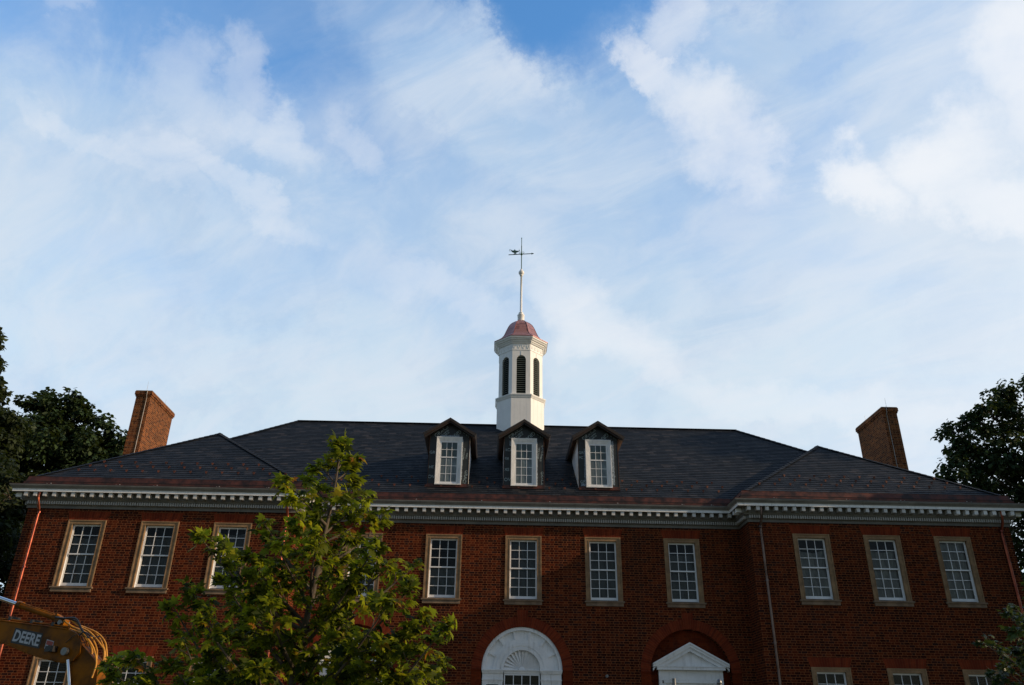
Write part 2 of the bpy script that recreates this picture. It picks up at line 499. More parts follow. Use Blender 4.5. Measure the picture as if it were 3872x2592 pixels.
def leaf_mat(name, dark, light, yellow=None, ypos=0.9, trans=0.35, rough=0.45, tcol=1.6, spec=0.25, under=(0.10, 0.13, 0.06)):
    m, t, b = new_mat(name)
    g = t.node('ShaderNodeNewGeometry')
    rnd = g.outputs['Random Per Island']
    stops = [(0.0, dark), (0.55, tuple(a * .72 + b_ * .28 for a, b_ in zip(dark, light))), (0.90, light)]
    if yellow:
        stops += [(ypos, light), (min(1.0, ypos + 0.06), yellow)]
    c = t.ramp(rnd, stops)
    tc = t.node('ShaderNodeTexCoord').outputs['Object']
    c = t.mix(1.0, c, t.ramp(t.noise(tc, 1.3, 3, 0.5), [(0.3, 0.75), (0.7, 1.2)]), blend='MULTIPLY')
    # the underside of a leaf is paler
    c = t.mix(t.math('MULTIPLY', g.outputs['Backfacing'], 0.45), c, under)
    t.l.new(c, b.inputs['Base Color'])
    b.inputs['Roughness'].default_value = rough
    b.inputs['Specular IOR Level'].default_value = spec
    tr = t.node('ShaderNodeBsdfTranslucent')
    t.l.new(t.mix(1.0, c, (tcol * 1.2, tcol * 1.15, tcol * 0.35), blend='MULTIPLY'), tr.inputs[0])
    mx = t.node('ShaderNodeMixShader'); mx.inputs[0].default_value = trans
    t.l.new(b.outputs[0], mx.inputs[1]); t.l.new(tr.outputs[0], mx.inputs[2])
    t.l.new(mx.outputs[0], t.n['Material Output'].inputs[0])
    return m


LEAF_F = leaf_mat('young_tree_leaf', (0.011, 0.026, 0.003), (0.270, 0.290, 0.010), (0.28, 0.09, 0.02), 0.95, 0.50, rough=0.6, spec=0.15, under=(0.20, 0.24, 0.05))  # wide leaf-to-leaf tone range also paints in sunlit and shaded leaves
LEAF_B = leaf_mat('old_tree_leaf', (0.009, 0.016, 0.005), (0.034, 0.046, 0.012), trans=0.15, rough=0.7)
LEAF_D = leaf_mat('dark_leaf', (0.010, 0.022, 0.006), (0.050, 0.075, 0.016), trans=0.2, rough=0.4)
LEAF_C = leaf_mat('maple_leaf', (0.010, 0.023, 0.008), (0.036, 0.066, 0.018), trans=0.15, rough=0.7)

gm, gt, gb = new_mat('lawn')
_tc = gt.node('ShaderNodeTexCoord').outputs['Object']
gt.l.new(gt.ramp(gt.noise(_tc, 3.0, 6, 0.7), [(0.3, (0.03, 0.045, 0.015)), (0.7, (0.07, 0.09, 0.03))]), gb.inputs['Base Color'])
gb.inputs['Roughness'].default_value = 0.9
PATHM = simple('path_paving', (0.22, 0.19, 0.16), 0.9, var=0.3, vscale=2, bump=0.4)


# ------------------------------------------------------------------ mesh helpers
class MB:
    def __init__(s):
        s.v = []; s.f = []; s.m = []; s.mats = []; s.sm = []

    def mi(s, mat):
        if mat not in s.mats:
            s.mats.append(mat)
        return s.mats.index(mat)

    def poly(s, pts, mat, smooth=False):
        i = len(s.v)
        s.v += [tuple(p) for p in pts]
        s.f.append(tuple(range(i, i + len(pts))))
        s.m.append(s.mi(mat)); s.sm.append(smooth)

    def mesh(s, verts, faces, mat, smooth=False):
        i = len(s.v)
        s.v += [tuple(p) for p in verts]
        k = s.mi(mat)
        for f in faces:
            s.f.append(tuple(a + i for a in f)); s.m.append(k); s.sm.append(smooth)

    def box(s, x0, x1, y0, y1, z0, z1, mat):
        v = [(x, y, z) for z in (z0, z1) for y in (y0, y1) for x in (x0, x1)]
        s.mesh(v, [(0, 2, 3, 1), (4, 5, 7, 6), (0, 1, 5, 4), (2, 6, 7, 3), (0, 4, 6, 2), (1, 3, 7, 5)], mat)

    def prism(s, pts, y0, y1, mat, mside=None):
        """pts = (x,z) outline counter-clockwise seen from -y; extruded from y0 (front) to y1"""
        n = len(pts)
        tris = tessellate_polygon([[Vector((p[0], p[1], 0)) for p in pts]])
        vf = [(p[0], y0, p[1]) for p in pts]
        vb = [(p[0], y1, p[1]) for p in pts]
        if n <= 4:
            s.poly(vf, mat); s.poly(vb[::-1], mat)
        else:
            area = sum(pts[i][0] * pts[(i + 1) % n][1] - pts[(i + 1) % n][0] * pts[i][1] for i in range(n))
            for t in tris:
                a, b_, c = (pts[i] for i in t)
                cr = (b_[0] - a[0]) * (c[1] - a[1]) - (b_[1] - a[1]) * (c[0] - a[0])
                t = tuple(t) if cr > 0 else tuple(t)[::-1]
                s.poly([vf[i] for i in t], mat)
                s.poly([vb[i] for i in t[::-1]], mat)
        for i in range(n):
            j = (i + 1) % n
            s.poly([vf[j], vf[i], vb[i], vb[j]], mside or mat)

    def tube(s, pts, rad, mat, n=8, cap=True):
        if not hasattr(rad, '__len__'):
            rad = [rad] * len(pts)
        pts = [Vector(p) for p in pts]
        rings = []
        for i, p in enumerate(pts):
            a = pts[max(0, i - 1)]; b_ = pts[min(len(pts) - 1, i + 1)]
            t = (b_ - a).normalized()
            ref = Vector((0, 0, 1)) if abs(t.z) < 0.95 else Vector((1, 0, 0))
            e1 = t.cross(ref).normalized(); e2 = t.cross(e1).normalized()
            rings.append([p + (e1 * math.cos(2 * math.pi * k / n) + e2 * math.sin(2 * math.pi * k / n)) * rad[i] for k in range(n)])
        v = [q for r_ in rings for q in r_]
        f = []
        for i in range(len(rings) - 1):
            for k in range(n):
                k2 = (k + 1) % n
                f.append((i * n + k, i * n + k2, (i + 1) * n + k2, (i + 1) * n + k))
        s.mesh(v, f, mat, True)
        if cap:
            s.poly(rings[0][::-1], mat); s.poly(rings[-1], mat)

    def lathe(s, cx, cy, prof, n, mat, smooth=True, phase=0.0):
        v = []
        for (r_, z) in prof:
            for k in range(n):
                a = 2 * math.pi * (k + phase) / n
                v.append((cx + r_ * math.cos(a), cy + r_ * math.sin(a), z))
        f = []
        for i in range(len(prof) - 1):
            for k in range(n):
                k2 = (k + 1) % n
                f.append((i * n + k, i * n + k2, (i + 1) * n + k2, (i + 1) * n + k))
        s.mesh(v, f, mat, smooth)
        s.poly([v[(len(prof) - 1) * n + k] for k in range(n)], mat)
        s.poly([v[k] for k in range(n)][::-1], mat)

    def bar(s, a, b_, wd, th, mat):
        """flat strip from a to b, width wd (horizontal), thickness th"""
        a = Vector(a); b_ = Vector(b_)
        t = (b_ - a).normalized()
        sd_ = t.cross(Vector((0, 0, 1))).normalized() * wd * 0.5
        up = sd_.cross(t).normalized() * th
        if up.z < 0: up = -up
        v = [a - sd_ - up * .3, a + sd_ - up * .3, a + up, b_ - sd_ - up * .3, b_ + sd_ - up * .3, b_ + up]
        s.mesh(v, [(0, 3, 5, 2), (2, 5, 4, 1), (0, 1, 4, 3), (0, 2, 1), (3, 4, 5)], mat)

    def build(s, name, parent=None, loc=None, label=None):
        me = bpy.data.meshes.new(name)
        me.from_pydata(s.v, [], s.f)
        for m_ in s.mats:
            me.materials.append(m_)
        me.polygons.foreach_set('material_index', s.m)
        me.polygons.foreach_set('use_smooth', s.sm)
        me.update()
        o = bpy.data.objects.new(name, me)
        SC.collection.objects.link(o)
        if parent: o.parent = parent
        if loc: o.location = loc
        if label: o['label'] = label
        return o


def thing(name, label, cat, loc=(0, 0, 0), group=None):
    o = bpy.data.objects.new(name, None)
    SC.collection.objects.link(o)
    o.location = loc
    o['label'] = label; o['category'] = cat
    if group: o['group'] = group
    return o


def tag(o, label, cat, group=None, kind=None):
    if label: o['label'] = label
    if cat: o['category'] = cat
    if group: o['group'] = group
    if kind: o['kind'] = kind
    return o


def children(o):
    return [c for c in SC.objects if c.parent == o]


def copy_part(o, parent, loc=None):
    c = o.copy()
    SC.collection.objects.link(c)
    c.parent = parent
    if loc is not None: c.location = loc
    for k in KIDS.get(o.name, []):
        kk = k.copy()
        SC.collection.objects.link(kk)
        kk.parent = c
    return c


KIDS = {}


def text_mesh(txt, size, bold=0.0, extrude=0.0, shear=0.0, spacing=1.0):
    cu = bpy.data.curves.new('t', 'FONT')
    cu.body = txt; cu.size = size; cu.offset = bold; cu.extrude = extrude; cu.shear = shear
    cu.space_character = spacing
    cu.resolution_u = 3
    o = bpy.data.objects.new('t', cu)
    SC.collection.objects.link(o)
    dg = bpy.context.evaluated_depsgraph_get()
    me = bpy.data.meshes.new_from_object(o.evaluated_get(dg))
    v = [tuple(p.co) for p in me.vertices]
    f = [tuple(p.vertices) for p in me.polygons]
    bpy.data.objects.remove(o); bpy.data.curves.remove(cu); bpy.data.meshes.remove(me)
    return v, f


# ------------------------------------------------------------------ setting: ground and path
g = MB(); g.poly([(-900, -900, 0), (900, -900, 0), (900, 900, 0), (-900, 900, 0)], gm)
tag(g.build('ground'), None, None, kind='structure')
g = MB()
g.poly([(-30, -6.5, 0.004), (30, -6.5, 0.004), (30, -4.2, 0.004), (-30, -4.2, 0.004)], PATHM)
g.poly([(-1.3, -26, 0.008), (1.3, -26, 0.008), (1.3, -1.0, 0.008), (-1.3, -1.0, 0.008)], PATHM)
tag(g.build('path'), None, None, kind='structure')

# ------------------------------------------------------------------ the brick hall
hall = thing('brick_hall', 'long red brick hall with slate hip roof, two forward wings and white cupola', 'building')
XW0, XW1, YW, YC, YB = 7.35, 15.95, -1.15, -0.10, 12.7
ZT = 7.553            # head of the upper sashes
ZG = 3.52             # head of the ground floor sashes
SH = 1.888
WIN_C = [0.03 + 2.6474 * i for i in (-2, -1, 0, 1, 2)]
WIN_W = [11.64 + 2.3148 * i for i in (-1, 0, 1)]
ARCHX = [-5.265, 0.01, 5.32]
AR = 1.27
ASP = 3.52


def arch_outline(cx, zbot, r=AR, zs=ASP, n=28):
    p = [(cx - r, zbot), (cx + r, zbot)]
    for k in range(n + 1):
        a = math.pi * k / n
        p.append((cx + r * math.cos(a), zs + r * math.sin(a)))
    return p


def wall_panel(mb, x0, x1, z0, z1, y, holes, mat, depth=0.24):
    outer = [(x0, z0), (x1, z0), (x1, z1), (x0, z1)]
    polys = [[Vector((p[0], p[1], 0)) for p in outer]] + [[Vector((p[0], p[1], 0)) for p in h] for h in holes]
    flat = outer + [p for h in holes for p in h]
    for t in tessellate_polygon(polys):
        a, b_, c = (flat[i] for i in t)
        cr = (b_[0] - a[0]) * (c[1] - a[1]) - (b_[1] - a[1]) * (c[0] - a[0])
        if abs(cr) < 1e-9: continue
        t = tuple(t) if cr > 0 else tuple(t)[::-1]
        mb.poly([(flat[i][0], y, flat[i][1]) for i in t], mat)
    for h in holes:
        n = len(h)
        for i in range(n):
            j = (i + 1) % n
            mb.poly([(h[i][0], y, h[i][1]), (h[j][0], y, h[j][1]), (h[j][0], y + depth, h[j][1]), (h[i][0], y + depth, h[i][1])], mat)


def rect_hole(xc, ztop, h=SH):
    return [(xc - .6, ztop - h - .05), (xc + .6, ztop - h - .05), (xc + .6, ztop + .127), (xc - .6, ztop + .127)]


WZ = 8.04
mb = MB()
hw = [rect_hole(x, z) for x in WIN_W for z in (ZT, ZG)]
wall_panel(mb, XW0, XW1, 0, WZ, YW, hw, BR)
wall_panel(mb, -XW1, -XW0, 0, WZ, YW, [rect_hole(-x, z) for x in WIN_W for z in (ZT, ZG)], BR)
wall_panel(mb, -XW0, XW0, 0, WZ, YC, [rect_hole(x, ZT) for x in WIN_C] + [arch_outline(x, 0.5) for x in ARCHX], BR)
for s in (-1, 1):
    mb.poly([(s * XW0, YW, 0), (s * XW0, YC, 0), (s * XW0, YC, WZ), (s * XW0, YW, WZ)][::s], BR)
    mb.poly([(s * XW1, YB, 0), (s * XW1, YW, 0), (s * XW1, YW, WZ), (s * XW1, YB, WZ)][::-s], BR)
mb.poly([(XW1, YB, 0), (-XW1, YB, 0), (-XW1, YB, WZ), (XW1, YB, WZ)], BR)
walls = mb.build('wall', hall)
# inside: floors and a back partition, so that the panes look into rooms
mb = MB()
for z in (0.55, 4.35, 8.1):
    mb.box(-15.9, 15.9, 0.3, 12.5, z - .1, z, ROOM)
mb.box(-15.9, 15.9, 4.2, 4.3, 0.56, 8.0, ROOM)
for x in (-11.0, -7.0, -4.0, -1.3, 1.35, 4.0, 7.0, 11.0):
    mb.box(x - .05, x + .05, 0.35, 4.1, 0.56, 7.99, ROOM)
mb.build('interior_rooms', hall)
mb = MB()
for (a, b_, y) in ((-15.97, -7.33, -1.19), (-7.32, -6.62, -.14), (6.62, 7.32, -.14), (7.33, 15.97, -1.19), (-3.9, -1.4, -.14), (1.42, 3.9, -.14)):
    mb = MB(); mb.box(a, b_, y, y + .06, 0.0, 0.55, SILL); mb.build('stone_base', hall)

# ---- cornice: one moulding swept round the whole building
PATHP = [(-XW1, YB), (-XW1, YW), (-XW0, YW), (-XW0, YC), (XW0, YC), (XW0, YW), (XW1, YW), (XW1, YB)]


def sweep(mb, path, prof, mats, closed=True):
    n = len(path)
    nor = []
    for i in range(n):
        a = Vector(path[i]); b_ = Vector(path[(i + 1) % n])
        t = (b_ - a).normalized()
        nor.append(Vector((t.y, -t.x)))
    rings = []
    for i in range(n):
        n1 = nor[i - 1]; n2 = nor[i]
        m_ = (n1 + n2) / (1 + n1.dot(n2))
        rings.append([(path[i][0] + m_.x * o_, path[i][1] + m_.y * o_, z) for (o_, z) in prof])
    for i in range(n):
        j = (i + 1) % n
        for k in range(len(prof) - 1):
            mb.poly([rings[i][k], rings[j][k], rings[j][k + 1], rings[i][k + 1]], mats[k] if isinstance(mats, list) else mats)


prof = [(-.02, 8.035), (.045, 8.035), (.045, 8.06), (.035, 8.065), (.035, 8.125), (.07, 8.14), (.07, 8.247), (.16, 8.255), (.175, 8.29), (.20, 8.315), (.20, 8.475),
        (.42, 8.475), (.42, 8.558), (.435, 8.560), (.440, 8.580), (.455, 8.605), (.485, 8.625), (.497, 8.645), (.497, 8.660), (.512, 8.665), (.512, 8.692), (.44, 8.702), (.24, 8.705)]
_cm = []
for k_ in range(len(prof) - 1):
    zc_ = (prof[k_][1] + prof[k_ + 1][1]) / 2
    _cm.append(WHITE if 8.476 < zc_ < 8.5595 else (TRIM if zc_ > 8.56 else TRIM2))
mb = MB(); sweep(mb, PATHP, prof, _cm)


def along(path_i, step, o0):
    """points spaced along path segment with the outward normal"""
    a = Vector(PATHP[path_i]); b_ = Vector(PATHP[path_i + 1])
    return a, b_


def dentils(mb, i, step=0.0757, wd=0.045):
    a, b_ = along(i, step, 0)
    t = (b_ - a).normalized(); L = (b_ - a).length; nrm = Vector((t.y, -t.x))
    k = int(L / step); s0 = (L - k * step) / 2
    for q_ in range(k + 1):
        p0 = a + t * (s0 + q_ * step - wd / 2); p1 = p0 + t * wd
        c0, c1 = p0 + nrm * .069, p1 + nrm * .069
        d0, d1 = p0 + nrm * .145, p1 + nrm * .145
        z0, z1 = 8.146, 8.246
        v = [(c0.x, c0.y, z0), (c1.x, c1.y, z0), (d1.x, d1.y, z0), (d0.x, d0.y, z0), (c0.x, c0.y, z1), (c1.x, c1.y, z1), (d1.x, d1.y, z1), (d0.x, d0.y, z1)]
        mb.mesh(v, [(0, 1, 2, 3), (7, 6, 5, 4), (3, 2, 6, 7), (1, 5, 6, 2), (0, 3, 7, 4)], DENT)


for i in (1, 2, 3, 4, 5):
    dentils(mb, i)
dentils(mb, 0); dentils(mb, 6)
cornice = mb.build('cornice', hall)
# modillions
mdm = MB()
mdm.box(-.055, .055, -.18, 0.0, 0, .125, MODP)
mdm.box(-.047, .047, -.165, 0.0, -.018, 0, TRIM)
mod0 = None
mods = []
SP = 0.2985
for (xa, xb, y) in ((-15.94, -7.3, YW), (-6.93, 6.95, YC), (7.29, 15.95, YW)):
    n = int(round((xb - xa) / SP))
    for k in range(n + 1):
        mods.append((xa + k * (xb - xa) / n, y - .201, 8.347, 0))
mods.sort(key=lambda m_: abs(m_[0] + 1))
extra = mods[100:]
for k, (x, y, z, r_) in enumerate(mods[:100]):
    if mod0 is None:
        mod0 = mdm.build('modillion', cornice, (x, y, z)); continue
    c = mod0.copy(); SC.collection.objects.link(c); c.parent = cornice; c.location = (x, y, z)
mb = MB()
for (x, y, z, r_) in extra:
    mb.box(x - .058, x + .058, y - .18, y, z, z + .125, WHITE)
    mb.box(x - .05, x + .05, y - .165, y, z - .018, z, WHITE)
for s in (-1, 1):
    for k in range(44):
        y = -1.3 + .3 * k
        xs = sorted((s * (XW1 + .201), s * (XW1 + .381)))
        mb.box(xs[0], xs[1], y - .058, y + .058, 8.347, 8.472, WHITE)
    for y in (-1.12, -0.82):
        xs = sorted((s * (XW0 - .201), s * (XW0 - .381)))
        mb.box(xs[0], xs[1], y - .058, y + .058, 8.347, 8.472, WHITE)
o = mb.build('modillion_row', cornice); o['kind'] = 'stuff'
# copper gutter apron between the cornice and the slates
mb = MB()
cp = [(.241, 8.704), (.241, 8.858), (.215, 8.866), (.205, 8.872), (.16, 9.03), (.165, 9.045), (.01, 9.062)]
sweep(mb, PATHP, cp, COP)
sweep(mb, PATHP, [(.243, 8.852), (.250, 8.853), (.250, 8.862), (.21, 8.870)], ROOFD)
mb.build('copper_gutter', hall)
mb = MB()
sweep(mb, PATHP, [(.50, 8.693), (.519, 8.693), (.519, 8.708), (.30, 8.712)], COP)
for i, x in enumerate([-15.3, -13.1, -11.9, -9.9, -8.3, -5.9, -3.6, -1.4, 0.9, 3.2, 5.4, 6.4, 8.2, 10.6, 12.4, 14.6]):
    y = YW if abs(x) > XW0 else YC
    mb.box(x - .012, x + .012, y - .50, y - .235, 8.714, 8.722, CABLE)
    mb.box(x - .015, x + .015, y - .262, y - .243, 8.72, 8.80, CABLE)
mb.build('gutter_edge', hall)


# ---- windows
def sash_mesh(wd, top, bot, cols, rows_u, rows_l, zm, y0, mat, st=.045, br=.085, mun=.018, step=.045):
    """two sashes; local x centre 0, z from bot to top, zm meeting rail; y0 front of the upper sash"""
    mb = MB(); gl = MB()
    h = wd / 2
    for (za, zb, yy, rows, up) in ((zm, top, y0, rows_u, True), (bot, zm + .035, y0 + step, rows_l, False)):
        lowr = .04 if up else br
        upr = .05 if up else .035
        mb.box(-h, -h + st, yy, yy + .035, za, zb, mat); mb.box(h - st, h, yy, yy + .035, za, zb, mat)
        mb.box(-h + st, h - st, yy, yy + .035, zb - upr, zb, mat)
        mb.box(-h + st, h - st, yy, yy + .035, za, za + lowr, mat)
        xa, xb = -h + st, h - st; z0, z1 = za + lowr, zb - upr
        for c in range(1, cols):
            x = xa + (xb - xa) * c / cols
            mb.box(x - mun / 2, x + mun / 2, yy + .006, yy + .033, z0, z1, mat)
        for r_ in range(1, rows):
            z = z0 + (z1 - z0) * r_ / rows
            for c in range(cols):
                xl = xa + (xb - xa) * c / cols + (mun / 2 if c else 0); xr = xa + (xb - xa) * (c + 1) / cols - (mun / 2 if c < cols - 1 else 0)
                mb.box(xl, xr, yy + .006, yy + .033, z - mun / 2, z + mun / 2, mat)
        gl.poly([(xa, yy + .022, z0), (xb, yy + .022, z0), (xb, yy + .022, z1), (xa, yy + .022, z1)], GLASS)
    return mb, gl


def make_window():
    # local origin: centre of the sash head on the brick plane
    z1, z0 = 0.0, -SH
    mb = MB()
    for s in (-1, 1):
        xs = sorted((s * .45, s * .6))
        mb.box(xs[0], xs[1], -.012, .10, z0 - .049, z1 + .127, STONE)
        xs = sorted((s * .565, s * .601))
        mb.box(xs[0], xs[1], -.034, -.012, z0 - .049, z1 + .128, STONE)
        xs = sorted((s * .45, s * .475))
        mb.box(xs[0], xs[1], -.024, -.012, z0 - .049, z1 + .020, STONE)
        # painted frame strip that closes the reveal beside the sash
        xs = sorted((s * .44, s * .455))
        mb.box(xs[0], xs[1], .075, .18, z0 - .02, z1 + .01, SASH)
    mb.box(-.45, .45, -.0118, .0998, z1, z1 + .127, STONE)
    mb.box(-.565, .565, -.0338, -.0118, z1 + .093, z1 + .1278, STONE)
    mb.box(-.475, .475, -.0238, -.0118, z1 + .0, z1 + .022, STONE)
    fr = mb.build('window', None)
    mb = MB()
    zs = z0 - .049
    mb.box(-.65, .65, -.085, .12, zs - .052, zs, SILL)
    mb.box(-.64, .64, -.095, -.085, zs - .042, zs - .008, SILL)
    mb.box(-.61, .61, -.055, .0, zs - .155, zs - .052, SILL)
    sill = mb.build('sill', fr)
    mb = MB()
    zt = z1 + .134
    mb.prism([(-.60, zt), (.60, zt), (.685, zt + .272), (-.685, zt + .272)], -.005, .02, JACK)
    ja = mb.build('flat_arch', fr)
    sm, gl = sash_mesh(.9, z1, z0, 3, 3, 3, (z0 + z1) / 2 + .0, .085, SASH)
    s_ = sm.build('sash', fr)
    g_ = gl.build('glass', fr)
    mb = MB()
    mb.poly([(-.62, .215, z0 - .1), (.62, .215, z0 - .1), (.62, .215, z1 + .1), (-.62, .215, z1 + .1)], SHEET)
    KIDS[fr.name] = [sill, ja, s_, g_]
    return fr


win0 = make_window()
used = False


def film(parent, mat, z0=-SH - .05, z1=.1, sag=0.0, seed=0):
    rnd = random.Random(seed)
    mb = MB(); nx, nz = 14, 18
    v = []
    for j in range(nz + 1):
        for i in range(nx + 1):
            x = -.58 + 1.16 * i / nx; z = z0 + (z1 - z0) * j / nz
            top = sag * math.sin(math.pi * i / nx) * (j / nz)
            v.append((x, .20 + .045 * math.sin(i * 1.3 + j * .35 + seed) * math.sin(j * .25 + seed) + rnd.uniform(-.010, .010), z - top))
    f = [(j * (nx + 1) + i, j * (nx + 1) + i + 1, (j + 1) * (nx + 1) + i + 1, (j + 1) * (nx + 1) + i) for j in range(nz) for i in range(nx)]
    mb.mesh(v, f, mat, True)
    o = mb.build('plastic_film', parent)
    return o


win_specs = []
for i, x in enumerate(WIN_C): win_specs.append((x, YC, ZT, 'C', i))
for i, x in enumerate(WIN_W):
    win_specs.append((x, YW, ZT, 'R', i)); win_specs.append((-x, YW, ZT, 'L', 2 - i))
    win_specs.append((x, YW, ZG, 'g', i)); win_specs.append((-x, YW, ZG, 'h', 2 - i))
for k, (x, y, z, kd, i) in enumerate(win_specs):
    if k == 0:
        wo = win0; wo.parent = hall; wo.location = (x, y, z)
    else:
        wo = copy_part(win0, hall, (x, y, z))
    if kd == 'R': film(wo, SHEET, z1=[-.28, -.24, .1][i], sag=[.16, .14, .0][i], seed=i + 3)
    elif kd == 'L': film(wo, SHEETD, z1=[-.30, -.26, -.1][i], sag=.12, seed=i + 9)
    elif kd == 'C' and i != 3: film(wo, SHEETD, z1=[.1, -.9, .1, 0, -.33][i], sag=.05, seed=i + 20)
    elif kd == 'C': film(wo, SHEETD, z1=-.33, seed=i + 20)

# ---- arches: brick rings
for n_, ax in enumerate(ARCHX):
    mb = MB()
    N = 40; ro = AR + .315
    for k in range(N):
        a0, a1 = math.pi * k / N, math.pi * (k + 1) / N
        pts = [(AR * math.cos(a0), AR * math.sin(a0)), (ro * math.cos(a0), ro * math.sin(a0)), (ro * math.cos(a1), ro * math.sin(a1)), (AR * math.cos(a1), AR * math.sin(a1))]
        mb.poly([(p[0], -.006, p[1]) for p in pts], ARCH)
        mb.poly([(pts[1][0], 0, pts[1][1]), (pts[2][0], 0, pts[2][1]), (pts[2][0], -.006, pts[2][1]), (pts[1][0], -.006, pts[1][1])], ARCH)
        mb.poly([(pts[0][0], .22, pts[0][1]), (pts[0][0], -.006, pts[0][1]), (pts[3][0], -.006, pts[3][1]), (pts[3][0], .22, pts[3][1])], ARCH)
    ring = mb.build('brick_arch', hall, (ax, YC, ASP))
    mb = MB()
    mb.prism([(-.135, AR + .003), (.135, AR + .003), (.185, ro + .19), (-.185, ro + .19)], -.030, .02, ARCH)
    ks = mb.build('keystone', ring)
    mb = MB()
    for s in (-1, 1):
        xs = sorted((s * AR, s * ro))
        mb = MB()
        mb.box(xs[0], xs[1], -.006, 0.05, -3.0, -.03, BR_PL)
        mb.box(xs[0] - .012, xs[1] + .012, -.030, 0.05, -.03, .0, BR_PL)
        mb.build('brick_pilaster', ring)

# ---- central arched window: white fan panel over a wide window
fan = MB()
PC = (0, 0)
yb_ = 0.12          # panel plane, measured from the brick face (local y)


def half_disc(mb, r0, r1, y, mat, yback=None, n=36, a0=0.0, a1=math.pi):
    for k in range(n):
        t0 = a0 + (a1 - a0) * k / n; t1 = a0 + (a1 - a0) * (k + 1) / n
        c0, s0, c1_, s1 = math.cos(t0), math.sin(t0), math.cos(t1), math.sin(t1)
        mb.poly([(r0 * c0, y, r0 * s0), (r1 * c0, y, r1 * s0), (r1 * c1_, y, r1 * s1), (r0 * c1_, y, r0 * s1)], mat)
        if yback is not None:
            mb.poly([(r1 * c0, yback, r1 * s0), (r1 * c1_, yback, r1 * s1), (r1 * c1_, y, r1 * s1), (r1 * c0, y, r1 * s0)], mat)
            if r0 > 0.01:
                mb.poly([(r0 * c0, y, r0 * s0), (r0 * c1_, y, r0 * s1), (r0 * c1_, yback, r0 * s1), (r0 * c0, yback, r0 * s0)], mat)


half_disc(fan, .56, AR - .002, yb_, WHITE)
half_disc(fan, 1.165, AR - .003, yb_ - .086, WHITE, yb_)
half_disc(fan, 1.225, AR - .004, yb_ - .085, WHITE, yb_ - .055)
half_disc(fan, .80, .905, yb_ - .048, WHITE, yb_)
half_disc(fan, .70, .80, yb_ - .086, WHITE, yb_)
half_disc(fan, .655, .70, yb_ - .066, WHITE, yb_)
half_disc(fan, .575, .655, yb_ - .098, WHITE, yb_)
for adeg in (25.5, 51, 77, 103, 128.5, 154.5):
    a = R(adeg)
    ca, sa = math.cos(a), math.sin(a)
    hw_ = .030
    def P_(r_, o_, y): return (r_ * ca - o_ * sa, y, r_ * sa + o_ * ca)
    f0 = yb_ - .056
    v = [P_(.90, -hw_, yb_), P_(1.17, -hw_, yb_), P_(1.17, hw_, yb_), P_(.90, hw_, yb_), P_(.90, -hw_, f0), P_(1.17, -hw_, f0), P_(1.17, hw_, f0), P_(.90, hw_, f0)]
    fan.mesh(v, [(4, 5, 6, 7), (0, 1, 5, 4), (2, 3, 7, 6), (1, 2, 6, 5), (3, 0, 4, 7)], WHITE)
nf = 14
for k in range(nf):
    t0, t1 = math.pi * k / nf, math.pi * (k + 1) / nf
    r_ = .575
    c0, s0, c1_, s1 = math.cos(t0), math.sin(t0), math.cos(t1), math.sin(t1)
    pa = (.08 * c0, yb_ + .02, .08 * s0); pb = (r_ * c0, yb_ + .035, r_ * s0); pc_ = (r_ * c1_, yb_ - .050, r_ * s1); pd = (.08 * c1_, yb_ + .01, .08 * s1)
    fan.poly([pa, pb, pc_, pd], WHITE)
    fan.poly([pd, pc_, (r_ * c1_, yb_ + .03, r_ * s1)], WHITE)
half_disc(fan, 0, .10, yb_ - .02, WHITE, yb_ + .03, n=12)
fw_ = fan.build('arched_window', hall, (ARCHX[1], YC, ASP))
# entablature below the fan
mb = MB()
for s in (-1, 1):
    xs = sorted((s * .56, s * (AR - .006)))
    mb.box(xs[0], xs[1], -.045, yb_ + .05, -.035, -.002, WHITE)
    mb.box(xs[0] + .01, xs[1] - .01, -.025, yb_ + .05, -.075, -.035, WHITE)
    mb.box(xs[0] + .02, xs[1] - .02, -.0, yb_ + .05, -.115, -.075, WHITE)
    mb.box(xs[0] + .03, xs[1] - .03, .03, yb_ + .05, -.27, -.115, WHITE)
    mb.box(xs[0] + .02, xs[1] - .02, .012, yb_ + .05, -.31, -.27, WHITE)
    mb.box(xs[0] + .03, xs[1] - .03, .035, yb_ + .05, -.36, -.31, WHITE)
    xi = sorted((s * .60, s * .73)); mb.box(xi[0], xi[1], .035, yb_ + .05, -2.6, -.36, WHITE)
    xi = sorted((s * 1.10, s * 1.235)); mb.box(xi[0], xi[1], .035, yb_ + .05, -2.6, -.36, WHITE)
    xi = sorted((s * .73, s * 1.10)); mb.box(xi[0], xi[1], .055, yb_ + .05, -.43, -.36, WHITE)
mb.box(-.56, .56, -.0, yb_ + .05, -.030, -.002, WHITE)
mb.box(-.56, .56, .03, yb_ + .05, -.060, -.030, WHITE)
mb.box(-.56, .56, .05, yb_ + .05, -.11, -.060, WHITE)
mb.box(-1.26, 1.26, -.06, yb_ + .05, -2.75, -2.6, SILL)
mb.build('entablature', fw_)
sm, gl = sash_mesh(1.12, -.112, -2.6, 4, 4, 4, -1.35, .075, SASH, st=.035, mun=.024)
for s in (-1, 1):
    xi = sorted((s * .74, s * 1.09))
    gl.poly([(xi[0], .10, -2.55), (xi[1], .10, -2.55), (xi[1], .10, -.43), (xi[0], .10, -.43)], GLASS)
sm.build('sash', fw_); gl.build('glass', fw_)

